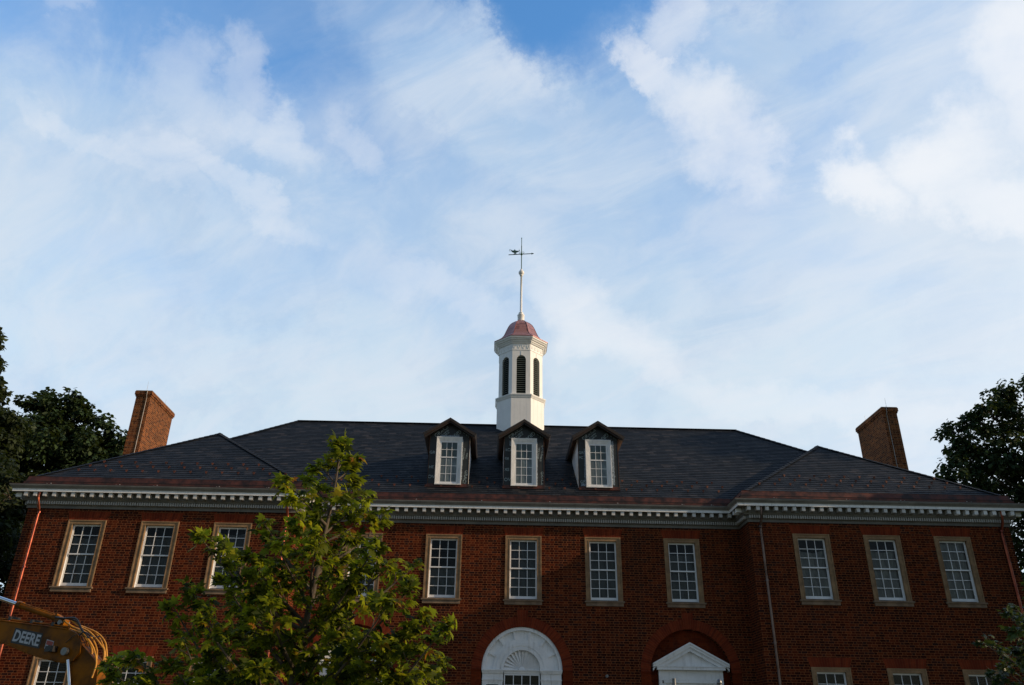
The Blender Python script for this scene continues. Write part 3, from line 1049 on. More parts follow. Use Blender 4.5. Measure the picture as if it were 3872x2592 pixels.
# ---- the two pedimented doorways in their brick recesses
def doorway(ax):
    mb = MB()
    mb.poly([(p[0], .22, p[1]) for p in arch_outline(0, -3.0, AR - .001, 0, 28)], BR_PL)
    # wait for the door surround itself
    rec = mb.build('doorway', hall, (ax, YC, ASP))
    mb = MB()
    # white surround under the pediment
    hw2 = 1.012
    y0 = .10
    mb.box(-hw2, -hw2 + .10, y0 - .02, .21, -2.9, .065, WHITE)
    mb.box(hw2 - .10, hw2, y0 - .02, .21, -2.9, .065, WHITE)
    mb.box(-hw2 + .10, hw2 - .10, y0, .21, -.20, .065, WHITE)
    mb.box(-hw2 + .10, hw2 - .10, y0 - .018, .21, -.235, -.20, WHITE)
    mb.box(-hw2 + .14, hw2 - .14, y0 - .005, .21, -.27, -.235, WHITE)
    mb.box(-hw2 + .16, hw2 - .16, y0 - .020, .21, -.31, -.27, WHITE)
    mb.box(-hw2 + .10, -hw2 + .22, y0 + .01, .21, -2.9, -.31, WHITE)
    mb.box(hw2 - .22, hw2 - .10, y0 + .01, .21, -2.9, -.31, WHITE)
    mb.build('door_surround', rec)
    mb = MB()
    mb.box(-.79, .79, .15, .20, -2.9, -.31, WHITE)
    for i in range(3):
        for s in (-1, 1):
            xs = sorted((s * .08, s * .70))
            mb.box(xs[0], xs[1], .135, .15, -2.75 + i * .8, -2.1 + i * .8, WHITE)
    mb.build('door', rec)
    mb = MB()
    yp = -.06
    # horizontal cornice
    mb.box(-1.075, 1.075, yp + .01, .21, .065, .15, WHITE)
    mb.box(-1.09, 1.09, yp - .01, .21, .150, .172, WHITE)
    # tympanum
    mb.prism([(-.86, .172), (.86, .172), (0, .62)], y0 - .02, .2, WHITE)
    # raking cornice: stacked bands, each one further out
    def rake(o0, o1, yf):
        # band between the lines offset o0 and o1 above the base slope
        sl = .585 / 1.12
        for s in (-1, 1):
            xe = 1.20
            def L(x, o_): return (.705 - abs(x) * sl) + o_
            zb_ = .172
            pts = [(0, L(0, o0)), (0, L(0, o1)), (s * xe, L(xe, o1)), (s * xe, max(L(xe, o0), L(xe, o1) - .07))]
            xc_ = (.705 + o0 - zb_) / sl
            if xc_ < xe:
                pts = [(0, L(0, o0)), (0, L(0, o1)), (s * xe, L(xe, o1)), (s * (xe - .0), L(xe, o1) - .05), (s * min(xe - .02, max(xc_, 1.08)), zb_ + .001), (s * xc_, zb_ + .001)]
            ar = sum(pts[i][0] * pts[(i + 1) % len(pts)][1] - pts[(i + 1) % len(pts)][0] * pts[i][1] for i in range(len(pts)))
            if ar < 0: pts = pts[::-1]
            mb.prism(pts, yf, .2, WHITE)
    rake(-.085, -.001, yp + .03)
    rake(.0, .035, yp + .012)
    rake(.036, .115, yp - .02)
    rake(.116, .175, yp - .05)
    mb.build('pediment', rec)
    return rec


doorway(ARCHX[0]); doorway(ARCHX[2])
mb = MB(); mb.tube([(2.654, YC + .02, 3.37), (2.654, YC - .10, 3.37)], .045, STEEL, 14)
mb.build('vent_pipe', hall)


# ---- roofs
def slate_face(mb, bl, br, tr, tl, n, th=.016):
    bl, br, tr, tl = map(Vector, (bl, br, tr, tl))
    nrm = (br - bl).cross(tl - bl)
    if nrm.length < 1e-6: nrm = (br - bl).cross(tr - bl)
    nrm.normalize()
    for i in range(n):
        s0, s1 = i / n, (i + 1) / n
        a = bl.lerp(tl, s0); b_ = br.lerp(tr, s0); c = br.lerp(tr, s1); d_ = bl.lerp(tl, s1)
        a2, b2 = a + nrm * th, b_ + nrm * th
        c2, d2 = c + nrm * .002, d_ + nrm * .002
        if (c - d_).length < 1e-4:
            mb.poly([a2, b2, c2], SLATE)
        else:
            mb.poly([a2, b2, c2, d2], SLATE)
        mb.poly([a, b_, b2, a2], SLATE)


ZE = 9.07
RX, RY, RZ = 9.6, 6.3, 13.96
mb = MB()
slate_face(mb, (-XW1, YC, ZE), (XW1, YC, ZE), (RX, RY, RZ), (-RX, RY, RZ), 45)
slate_face(mb, (XW1, YC, ZE), (XW1, YB, ZE), (RX, RY, RZ), (RX, RY, RZ), 45)
slate_face(mb, (-XW1, YB, ZE), (-XW1, YC, ZE), (-RX, RY, RZ), (-RX, RY, RZ), 45)
slate_face(mb, (XW1, YB, ZE), (-XW1, YB, ZE), (-RX, RY, RZ), (RX, RY, RZ), 45)
mb.bar((-RX - .05, RY, RZ), (RX + .05, RY, RZ), .30, .045, SLATE)
for s in (-1, 1):
    n = 40
    for k in range(n):
        a = Vector((s * XW1, YC, ZE)).lerp(Vector((s * RX, RY, RZ)), k / n); b_ = Vector((s * XW1, YC, ZE)).lerp(Vector((s * RX, RY, RZ)), (k + 1.05) / n)
        a.z += .012
        mb.bar(a, b_, .24, .040, SLATE)
roof = mb.build('main_roof', hall)
wroofs = {}
AX, AY, AZ = 11.66, 2.72, 12.03
VY = YC + (AZ - ZE) / ((RZ - ZE) / (RY - YC))
for s in (-1, 1):
    mb = MB()
    y0 = YW - .01
    if s > 0:
        slate_face(mb, (XW0, y0, ZE), (XW1, y0, ZE), (AX, AY, AZ), (AX, AY, AZ), 27)
        slate_face(mb, (XW0, YC, ZE), (XW0, y0, ZE), (AX, AY, AZ), (AX, VY, AZ), 27)
        slate_face(mb, (XW1, y0, ZE), (XW1, YC, ZE), (AX, VY, AZ), (AX, AY, AZ), 27)
    else:
        slate_face(mb, (-XW1, y0, ZE), (-XW0, y0, ZE), (-AX, AY, AZ), (-AX, AY, AZ), 27)
        slate_face(mb, (-XW0, y0, ZE), (-XW0, YC, ZE), (-AX, VY, AZ), (-AX, AY, AZ), 27)
        slate_face(mb, (-XW1, YC, ZE), (-XW1, y0, ZE), (-AX, AY, AZ), (-AX, VY, AZ), 27)
    for x in (XW0, XW1):
        A = Vector((s * x, y0, ZE)); B = Vector((s * AX, AY, AZ)); n = 30
        for k in range(n):
            a = A.lerp(B, k / n); b_ = A.lerp(B, (k + 1.05) / n); a.z += .012
            mb.bar(a, b_, .22, .038, SLATE)
    mb.bar((s * AX, AY - .05, AZ), (s * AX, VY + .1, AZ), .24, .04, SLATE)
    wroofs[s] = mb.build('wing_roof', hall)

# snow guards: small copper hearts standing on the slates, three staggered rows
sgm = MB()
sgm.prism([(-.006, -.045), (.006, -.045), (.042, .02), (.034, .042), (.014, .042), (0, .028), (-.014, .042), (-.034, .042), (-.042, .02)], -.016, .0, COPD)
sgm.box(-.012, .012, -.016, .10, .030, .038, COPD)
guards = []
sl_m = (RZ - ZE) / (RY - YC); sl_w = (AZ - ZE) / (AY - YW)
for r_ in range(3):
    zz = .36 + r_ * .25
    n = 27
    for k in range(n):
        x = -7.2 + (k + (.05, .5, .0)[r_]) * (14.6 / n)
        if abs(x) > XW0 + zz / .687 - .25: continue
        if any(abs(x - dc) < .86 for dc in (-2.62, .04, 2.70)) and zz > .40: continue
        yy = YC + zz / sl_m
        guards.append((x, yy - .045, ZE + zz + .03, 0))
    for s in (-1, 1):
        for k in range(16):
            x = XW0 + .2 + (k + (.86, .43, .0)[r_]) * .53
            if x < XW0 + zz / .687 + .12 or x > XW1 - zz / .687 - .12: continue
            yy = YW + zz / sl_w
            if s < 0 and r_ == 1: x += .05
            guards.append((s * x, yy - .045, ZE + zz + .03, s))
random.Random(3).shuffle(guards)
g0 = None
for (x, y, z, s) in guards[:100]:
    par = roof if s == 0 else wroofs[s]
    if g0 is None:
        g0 = sgm.build('snow_guard', par, (x, y, z)); continue
    c = g0.copy(); SC.collection.objects.link(c); c.parent = par; c.location = (x, y, z)
    c.rotation_euler = (0, 0, random.uniform(-.25, .25))
if guards[100:]:
    mb = MB()
    for (x, y, z, s) in guards[100:]:
        mb.mesh([(x + p[0], y + p[1], z + p[2]) for p in sgm.v], sgm.f, COPD)
    o = mb.build('snow_guard_rows', roof); o['kind'] = 'stuff'

# ---- chimneys
for s in (-1, 1):
    mb = MB()
    xa, xb = sorted((s * 15.31, s * 15.90))
    y0, y1, zt = 4.18, 6.72, 14.34
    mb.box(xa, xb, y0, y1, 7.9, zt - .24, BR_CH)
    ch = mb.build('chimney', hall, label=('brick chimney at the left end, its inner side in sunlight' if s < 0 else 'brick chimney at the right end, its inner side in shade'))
    mb = MB()
    mb.box(xa - .03, xb + .03, y0 - .03, y1 + .03, zt - .24, zt - .17, BR_CH)
    mb.box(xa - .06, xb + .06, y0 - .06, y1 + .06, zt - .17, zt - .02, BR_CH)
    mb.box(xa - .04, xb + .04, y0 - .04, y1 + .04, zt - .02, zt + .02, SILL)
    mb.build('chimney_cap', ch)
    mb = MB()
    xc_ = s * (15.90 - .59 * .76)
    mb.tube([(xc_, y0 - .015, 11.5), (xc_ - s * .005, y0 - .018, 13.0), (xc_, y0 - .02, 14.05), (xc_, y0 - .075, 14.12), (xc_, y0 - .075, 14.36)], .011, CABLE, 6)
    mb.build('lightning_conductor', ch)
    for y_ in (y0 + .2, y1 - .3):
        mb = MB(); mb.tube([(s * 15.62, y_, zt), (s * 15.62, y_, zt + .52)], [.008, .003], CABLE, 5); mb.build('lightning_rod', ch)

# ---- cupola
CX, CY = 0.085, 6.3
T8 = math.tan(math.pi / 8)


def octa(a):          # across-flats half width -> circumradius
    return a / math.cos(math.pi / 8)


def oct_lathe(mb, prof, mat):
    mb.lathe(CX, CY, [(octa(a), z) for a, z in prof], 8, mat, smooth=False, phase=0.5)


mb = MB()
oct_lathe(mb, [(1.035, 13.0), (1.035, 14.88)], CUPW)
cup = mb.build('cupola', hall)
# vertical board joints and corner boards of the drum
mb = MB()
for k in range(8):
    a = math.pi * k / 4
    n_ = Vector((math.cos(a), math.sin(a), 0)); t_ = Vector((-math.sin(a), math.cos(a), 0))
    for off in (-.26, 0, .26):
        c = Vector((CX, CY, 0)) + n_ * 1.035 + t_ * off
        p = [c - t_ * .004, c + t_ * .004]
        v = []
        for z in (13.2, 14.88):
            v += [(p[0].x, p[0].y, z), (p[1].x, p[1].y, z), (p[1].x + n_.x * .003, p[1].y + n_.y * .003, z), (p[0].x + n_.x * .003, p[0].y + n_.y * .003, z)]
        mb.mesh(v, [(3, 2, 6, 7), (0, 3, 7, 4), (2, 1, 5, 6)], CUPW)
mb.build('board_joints', cup)
mb = MB()
oct_lathe(mb, [(1.02, 14.86), (1.055, 14.88), (1.075, 14.93), (1.095, 14.96), (1.115, 15.0), (1.115, 15.035), (1.0, 15.07)], CUPW)
mb.build('belt_moulding', cup)
# belfry stage: eight faces, each with an arched louvred opening
mb = MB(); dk = MB(); lv_objs = []
A2 = .975
z0, z1 = 15.06, 17.56
hwf = A2 * T8
for k in range(8):
    a = math.pi * k / 4 - math.pi / 2
    n_ = Vector((math.cos(a), math.sin(a), 0)); t_ = Vector((-math.sin(a), math.cos(a), 0))
    o_ = Vector((CX, CY, 0))

    def W3(u_, z, dn=0.0):
        p = o_ + n_ * (A2 + dn) + t_ * u_
        return (p.x, p.y, z)
    rw = .205; zb, zs_ = 15.10, 16.74
    hole = [(-rw, zb), (rw, zb)] + [(rw * math.cos(math.pi * i / 14), zs_ + rw * math.sin(math.pi * i / 14)) for i in range(15)]
    outer = [(-hwf, z0), (hwf, z0), (hwf, z1), (-hwf, z1)]
    flat = outer + hole
    for t in tessellate_polygon([[Vector((p[0], p[1], 0)) for p in outer], [Vector((p[0], p[1], 0)) for p in hole]]):
        aa, bb, cc = (flat[i] for i in t)
        cr = (bb[0] - aa[0]) * (cc[1] - aa[1]) - (bb[1] - aa[1]) * (cc[0] - aa[0])
        if abs(cr) < 1e-9: continue
        t = tuple(t) if cr > 0 else tuple(t)[::-1]
        mb.poly([W3(*flat[i]) for i in t], CUPW)
    m_ = len(hole)
    for i in range(m_):
        j = (i + 1) % m_
        mb.poly([W3(*hole[i]), W3(*hole[j]), W3(hole[j][0], hole[j][1], -.12), W3(hole[i][0], hole[i][1], -.12)], CUPW)
    # slim key block and frieze panels
    for (ua, ub, za, zb2, pr) in ((-.012, .012, 16.955, 17.15, .012),):
        v = [W3(ua, za), W3(ub, za), W3(ub, zb2), W3(ua, zb2), W3(ua, za, pr), W3(ub, za, pr), W3(ub, zb2, pr), W3(ua, zb2, pr)]
        mb.mesh(v, [(4, 5, 6, 7), (0, 1, 5, 4), (1, 2, 6, 5), (3, 0, 4, 7), (2, 3, 7, 6)], CUPW)
    v = [W3(-hwf, 17.19, .016), W3(hwf, 17.19, .016), W3(hwf, 17.21, .016), W3(-hwf, 17.21, .016)]
    mb.poly(v, CUPW); mb.poly([W3(-hwf, 17.19, 0), W3(hwf, 17.19, 0), v[1], v[0]], CUPW); mb.poly([v[3], v[2], W3(hwf, 17.21, 0), W3(-hwf, 17.21, 0)], CUPW)
    for q_ in range(4):      # raised pointed leaves of the frieze
        uc = -hwf * .75 + q_ * hwf * .5
        pts = [(uc - .055, 17.44), (uc - .05, 17.34), (uc, 17.25), (uc + .05, 17.34), (uc + .055, 17.44)]
        for i in range(4):
            (ua, za), (ub, zb2) = pts[i], pts[i + 1]
            mb.poly([W3(ua, za, .002), W3(ub, zb2, .002), W3(ub, zb2 + .014, .014), W3(ua, za + .014, .014)], CUPW)
    # louvres
    lm = MB()
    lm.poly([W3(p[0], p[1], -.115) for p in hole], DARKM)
    nl = 19
    for q_ in range(nl):
        zc = zb + .02 + q_ * (zs_ + rw - zb - .02) / nl
        hh = rw if zc < zs_ else math.sqrt(max(0, rw * rw - (zc + .03 - zs_) ** 2))
        if hh < .04: continue
        lm.mesh([W3(-hh, zc, -.012), W3(hh, zc, -.012), W3(hh, zc + .055, -.085), W3(-hh, zc + .055, -.085),
                 W3(-hh, zc + .012, -.012), W3(hh, zc + .012, -.012), W3(hh, zc + .067, -.085), W3(-hh, zc + .067, -.085)],
                [(0, 3, 2, 1), (4, 5, 6, 7), (0, 1, 5, 4)], LOUV)
    lm.build('louver', cup)
belf = mb.build('belfry_wall', cup)
mb = MB()
oct_lathe(mb, [(.98, 17.50), (1.02, 17.52), (1.04, 17.56), (1.08, 17.60), (1.08, 17.63), (1.13, 17.655), (1.15, 17.70), (1.19, 17.735), (1.20, 17.78), (1.20, 17.80), (1.0, 17.80)], CUPW)
mb.build('cupola_cornice', cup)
mb = MB()
oct_lathe(mb, [(1.19, 17.801), (1.222, 17.801), (1.222, 17.828), (1.12, 17.885), (1.0, 17.97), (.88, 18.07), (.785, 18.21), (.72, 18.37), (.655, 18.54), (.59, 18.70), (.51, 18.85), (.40, 18.97), (.27, 19.07), (.15, 19.14)], DOMEC)
for k in range(8):      # standing seams on the hips
    a = math.pi * (k + .5) / 4
    pr = [(1.12, 17.885), (1.0, 17.97), (.88, 18.07), (.785, 18.21), (.72, 18.37), (.655, 18.54), (.59, 18.70), (.51, 18.85), (.40, 18.97), (.27, 19.07), (.15, 19.14)]
    mb.tube([(CX + octa(p[0]) * math.cos(a), CY + octa(p[0]) * math.sin(a), p[1]) for p in pr], .014, COPB, 5)
mb.build('copper_dome', cup)
mb = MB()
mb.lathe(CX, CY, [(.16, 19.12), (.16, 19.42), (.175, 19.44), (.175, 19.47), (.115, 19.50), (.10, 19.53), (.115, 19.555), (.118, 19.585), (.10, 19.61), (.058, 19.63), (.052, 20.6), (.042, 21.62), (.075, 21.63), (.075, 21.65),
                  (.06, 21.66), (.10, 21.70), (.132, 21.76), (.138, 21.81), (.125, 21.87), (.09, 21.92), (.055, 21.95), (.052, 22.0), (.018, 22.02)], 20, CUPW)
mb.build('spire', cup)
mb = MB()
vx = lambda u_, z: (CX + u_ * math.cos(R(8)), CY - u_ * math.sin(R(8)), z)
mb.tube([(CX, CY, 22.0), (CX, CY, 23.35)], .022, VERD, 8); mb.tube([(CX, CY, 23.35), (CX, CY, 23.79)], .016, VERD, 8)
mb.lathe(CX, CY, [(.005, 23.77), (.024, 23.785), (.028, 23.80), (.02, 23.82), (.004, 23.835)], 8, VERD)
mb.lathe(CX, CY, [(.02, 22.80), (.05, 22.83), (.058, 22.87), (.05, 22.91), (.02, 22.95)], 12, VERD)
mb.tube([vx(-.64, 22.87), vx(.50, 22.87)], .020, VERD, 8)
# arrow head
for dy_ in (.008,):
    pts = [(.48, 22.82), (.62, 22.87), (.48, 22.92), (.50, 22.87)]
    a_ = [vx(*p) for p in pts]
    mb.poly([(p[0], p[1] - dy_, p[2]) for p in a_], VERD); mb.poly([(p[0], p[1] + dy_, p[2]) for p in a_[::-1]], VERD)
# lamp of learning: flat cut-out with thickness
lamp = [(-.33, 22.885), (-.42, 22.885), (-.40, 22.90), (-.335, 22.935), (-.355, 22.96), (-.44, 23.0), (-.50, 23.06), (-.53, 23.12), (-.47, 23.115), (-.40, 23.10), (-.375, 23.105), (-.36, 23.13), (-.35, 23.165), (-.325, 23.165), (-.315, 23.13), (-.30, 23.10),
        (-.22, 23.075), (-.135, 23.07), (-.12, 23.09), (-.135, 23.20), (-.10, 23.10), (-.085, 23.06), (-.13, 23.04), (-.22, 22.985), (-.29, 22.955), (-.30, 22.935), (-.235, 22.90), (-.22, 22.885)]
lp = MB(); lp.prism(lamp[::-1] if sum(lamp[i][0] * lamp[(i + 1) % len(lamp)][1] - lamp[(i + 1) % len(lamp)][0] * lamp[i][1] for i in range(len(lamp))) < 0 else lamp, -.012, .012, VERD)
mb.mesh([(CX + p[0] * math.cos(R(8)) + p[1] * math.sin(R(8)), CY - p[0] * math.sin(R(8)) + p[1] * math.cos(R(8)), p[2]) for p in lp.v], lp.f, VERD)
mb.tube([vx(-.56 + .055 * math.cos(t * .6), 23.13 + .05 * math.sin(t * .6)) for t in range(0, 11)], .009, VERD, 6)
for s in (-1, 1):
    mb.tube([vx(s * (.07 + .06 * math.cos(t * .55)) , 22.95 + .045 * math.sin(t * .55)) for t in range(-3, 7)], .009, VERD, 6)
mb.build('weather_vane', cup)


# ---- dormers
def make_dormer():
    # local origin: (centre x, dormer face plane y = 0.39, z = 0 at world 9.45)
    B = 0.0
    bw = .72
    ze, zp = 1.90, 2.36           # wall top at the eave, gable point (above 9.45)
    mb = MB()
    # front wall (membrane) pentagon
    mb.prism([(-bw, .08), (bw, .08), (bw, ze), (0, zp), (-bw, ze)], 0.0, .06, MEMB)
    for s in (-1, 1):        # corner boards
        xs = sorted((s * bw, s * (bw - .018)))
        mb.box(xs[0], xs[1], -.012, 0.0, .08, ze - .04, BROWN)
    body = mb.build('dormer', None)
    # cheeks: painted, triangular, running back into the slope
    mb = MB()
    k = (RZ - ZE) / (RY - YC)
    y_of = lambda z: (z + 9.45 - ZE) / k + YC - .39
    for s in (-1, 1):
        x = s * bw
        f = [(x, .055, 0.0), (x, y_of(ze) + .1, ze), (x, .055, ze)]
        mb.poly(f if s > 0 else f[::-1], WHITE)
        f2 = [(x, .06, 0.0), (x, y_of(ze) + .1, ze), (x, y_of(0), 0)]
        mb.poly(f2, WHITE)
    ck = mb.build('cheek', body)
    # roof slabs
    mb = MB()
    ev, ep = 1.83, 2.42
    ew = .905
    for s in (-1, 1):
        # slab between eave line and ridge; top dark, soffit brown
        e = Vector((s * ew, -.25, ev)); r_ = Vector((0, -.25, ep)); e2 = Vector((s * ew, y_of(ev) + .35, ev)); r2 = Vector((0, y_of(ep) + .3, ep))
        up = Vector((s * .045, 0, .06))
        dn = Vector((0, 0, -.035))
        top = [e + up, e2 + up, r2 + Vector((0, 0, .07)), r_ + Vector((0, 0, .07))]
        bot = [e + dn, e2 + dn, r2 + dn, r_ + dn]
        if s > 0:
            mb.poly(top, ROOFD); mb.poly(bot[::-1], BROWN)
            mb.poly([bot[0], top[0], top[3], bot[3]], ROOFD)
            mb.poly([top[0], bot[0], bot[1], top[1]], ROOFD)
        else:
            mb.poly(top[::-1], ROOFD); mb.poly(bot, BROWN)
            mb.poly([bot[3], top[3], top[0], bot[0]], ROOFD)
            mb.poly([top[1], bot[1], bot[0], top[0]], ROOFD)
    rf = mb.build('dormer_roof', body)
    mb = MB()
    for s in (-1, 1):       # brown rake boards under the roof edge
        pts = [(0, ep - .04), (s * (ew - .01), ev - .045), (s * (ew - .01), ev - .10), (0, ep - .105)]
        if s > 0: pts = pts[::-1]
        ar = sum(pts[i][0] * pts[(i + 1) % 4][1] - pts[(i + 1) % 4][0] * pts[i][1] for i in range(4))
        if ar < 0: pts = pts[::-1]
        mb.prism(pts, -.215, -.19, ROOFD)
    rb = mb.build('rake_board', body)
    # white casing and sash
    cw = .46
    zb, zt = .09, 1.82
    mb = MB()
    for (a, b_, y) in ((0, .028, -.085), (.028, .062, -.070), (.062, .100, -.056), (.100, .122, -.044), (.122, .150, -.032)):
        for s in (-1, 1):
            xs = sorted((s * (cw - a), s * (cw - b_)))
            mb.box(xs[0], xs[1], y, .0, zb + .0, zt - a, WHITE)
        mb.box(-cw + b_, cw - b_, y, 0, zt - b_, zt - a, WHITE)
    mb.box(-cw - .004, cw + .004, -.095, 0, zb - .03, zb, WHITE)
    mb.box(-cw + .15, cw - .15, -.03, 0, zb, zb + .035, WHITE)
    cs = mb.build('casing', body)
    sm, gl = sash_mesh(.62, zt - .15, zb + .035, 3, 2, 3, zt - .15 - .62, -.028, SASH, st=.030, br=.055, mun=.017, step=.008)
    sm2 = MB()
    sa = sm.build('sash', body)
    ga = gl.build('glass', body)
    mb = MB(); mb.poly([(-.35, -.0035, zb), (.35, -.0035, zb), (.35, -.0035, zt - .1), (-.35, -.0035, zt - .1)], SHEETG)  # flat grey-green sheet behind the dormer panes
    bl_ = mb.build('pane_sheet', body)
    # copper base flashing
    mb = MB()
    mb.box(-bw - .01, -cw - .006, -.02, .0, -.02, .105, COP); mb.box(cw + .006, bw + .01, -.02, .0, -.02, .105, COP); mb.box(-cw - .006, cw + .006, -.02, .0, -.02, .058, COP)
    mb.box(-bw - .01, bw + .01, -.10, .0, -.035, -.02, COP)
    fl = mb.build('flashing', body)
    KIDS[body.name] = [ck, rf, rb, cs, sa, ga, bl_, fl]
    return body


def print_on(parent, items):
    """lettering printed on the membrane; items = (text, x, z, angle, size)"""
    mb = MB()
    for (txt, x, z, ang, size) in items:
        v, f = text_mesh(txt, size, 0.002)
        a = R(ang); ca, sa = math.cos(a), math.sin(a)
        vv = [(x + p[0] * ca - p[1] * sa, -.003, z + p[0] * sa + p[1] * ca) for p in v]
        keep = []
        inside = lambda p: abs(p[0]) < .70 and p[2] < 2.36 - abs(p[0]) * .64 - .03 and p[2] > .12
        for fc in f:
            if all(inside(vv[i]) for i in fc): keep.append(fc)
        mb.mesh(vv, keep, INK)
    return mb.build('lettering', parent)


def tape_on(parent, rects):
    mb = MB()
    for (x0, x1, z0, z1) in rects:
        mb.box(x0, x1, -.006, -.001, z0, z1, TAPE)
    mb.build('sealing_tape', parent)


d0 = make_dormer()
DORM = [(-2.62, 'leftmost dormer on the slate roof, blue tape over its window head'), (0.045, 'middle dormer on the slate roof, in front of the cupola'), (2.70, 'rightmost dormer on the slate roof, its left cheek painted white')]
for i, (dx_, lab) in enumerate(DORM):
    if i == 0:
        dd = d0; dd.parent = hall; dd.location = (dx_, .39, 9.45)
    else:
        dd = copy_part(d0, hall, (dx_, .39, 9.45))
    dd['label'] = lab
    common = [('GRACE', -.50, 1.80, 42, .19), ('ICE & WATER', -.38, 1.78, 42, .075), ('SHIELD', -.2, 1.84, 42, .075), ('GRACE', .34, 2.12, 222, .19), ('GRACE', .44, 2.02, -40, .15)]
    if i == 0:
        items = common + [('GRACE', .60, .62, 260, .165), ('ICE & WATER', .53, 1.42, 262, .07), ('GR', -.70, 1.20, 0, .15), ('HE', -.70, .66, 0, .15), ('OV', -.71, .30, 0, .17), ('SHIELD', .62, 1.25, 262, .07)]
        tape_on(dd, [(-.34, .34, 1.825, 1.90), (.462, .488, .25, 1.75)])
    elif i == 1:
        items = common + [('ACE', -.70, 1.35, 0, .15), ('GR', -.69, 1.05, -10, .12), ('XE', -.69, .62, 0, .15), ('OV', -.70, .25, 0, .17), ('GRACE', .64, 1.6, 268, .12), ('ICE & WATER', .53, 1.5, 262, .07), ('SHIELD', .60, 1.25, 262, .08), ('GRACE', .60, .62, 272, .15)]
        tape_on(dd, [(-.52, -.464, 1.55, 1.75), (.462, .485, .10, 1.70)])
    else:
        items = common + [('GR', -.70, 1.30, 5, .14), ('PC', -.70, 1.12, 0, .13), ('GR', -.66, .22, 8, .15), ('O', .48, .45, 0, .13)]
        tape_on(dd, [(.462, .56, .18, 1.80), (-.51, -.462, .3, 1.5), (-.3, .46, 1.822, 1.86), (-.64, -.47, .12, .22)])
    print_on(dd, items)

# ---- downspouts
for i, (x, y, lab) in enumerate([(-15.52, YW, 'leftmost copper downspout'), (-7.62, YW, 'copper downspout at the inner corner of the left wing'), (7.70, YW, 'copper downspout at the inner corner of the right wing'), (15.62, YW, 'rightmost copper downspout')]):
    mb = MB(); cm_ = COPG if i == 2 else COPB
    mb.tube([(x, y - .33, 8.48), (x, y - .32, 8.28), (x, y - .24, 8.10), (x, y - .11, 7.92), (x, y - .085, 7.80), (x, y - .085, .1)], .043, cm_, 14)
    for z in (7.86, 6.15, 4.3, 2.4):
        mb.tube([(x, y - .085, z), (x, y - .085, z + .05)], .054, cm_, 14)
        mb.box(x - .075, x + .075, y - .02, y, z + .01, z + .04, cm_)
    o = mb.build('downspout', hall, label=lab)


# ------------------------------------------------------------------ trees
def leaf_mesh(name, pos, nrm, tip, size, mat, shape, parent):
    """one island per leaf. shape: (k,3) template in (side, along, up); faces: triangle fan from vertex 0"""
    n = len(pos); k = len(shape)
    tipn = tip - nrm * np.sum(tip * nrm, 1, keepdims=True)
    tipn /= np.linalg.norm(tipn, axis=1, keepdims=True) + 1e-9
    side = np.cross(tipn, nrm)
    rs = np.random.RandomState(n)
    curl = rs.uniform(.4, 3.6, (n, 1, 1)); wid = rs.uniform(.72, 1.10, (n, 1, 1)); skew = rs.normal(0, .12, (n, 1, 1))
    V = (pos[:, None, :] + size[:, None, None] * (shape[None, :, 0:1] * wid * side[:, None, :] + (shape[None, :, 1:2] + skew * shape[None, :, 0:1]) * tipn[:, None, :] + (shape[None, :, 2:3] * curl + skew * shape[None, :, 0:1] ** 2) * nrm[:, None, :]))
    V = V.reshape(-1, 3).astype(np.float32)
    tri = np.array([(0, i, i + 1) for i in range(1, k - 1)], dtype=np.int32)
    F = (tri[None] + (np.arange(n, dtype=np.int32) * k)[:, None, None]).reshape(-1)
    me = bpy.data.meshes.new(name)
    me.vertices.add(len(V)); me.vertices.foreach_set('co', V.reshape(-1))
    nf_ = len(F) // 3
    me.loops.add(len(F)); me.loops.foreach_set('vertex_index', F)
    me.polygons.add(nf_)
    me.polygons.foreach_set('loop_start', np.arange(0, len(F), 3, dtype=np.int32))
    me.polygons.foreach_set('loop_total', np.full(nf_, 3, dtype=np.int32))
    me.materials.append(mat)
    me.update(calc_edges=True); me.validate()
    o = bpy.data.objects.new(name, me)
    SC.collection.objects.link(o)
    o.parent = parent
    return o


# five-lobed leaf with a shallow fold and drooping tips
LOBED = np.array([(0, .30, 0.02), (0.05, 0, 0), (.28, .02, -.03), (.50, .16, -.08), (.30, .30, -.02), (.52, .62, -.10), (.24, .56, -.03), (.16, .72, -.04), (0, 1.02, -.14),
                  (-.16, .72, -.04), (-.24, .56, -.03), (-.52, .62, -.10), (-.30, .30, -.02), (-.50, .16, -.08), (-.28, .02, -.03), (-.05, 0, 0)], dtype=float)
LOBED[:, 0] *= .95
DIAM = np.array([(0, 0, 0), (.42, .25, -.06), (.30, .62, -.02), (0, 1.0, -.10), (-.30, .62, -.02), (-.42, .25, -.06)], dtype=float)


def unit(v):
    return v / (np.linalg.norm(v, axis=-1, keepdims=True) + 1e-9)


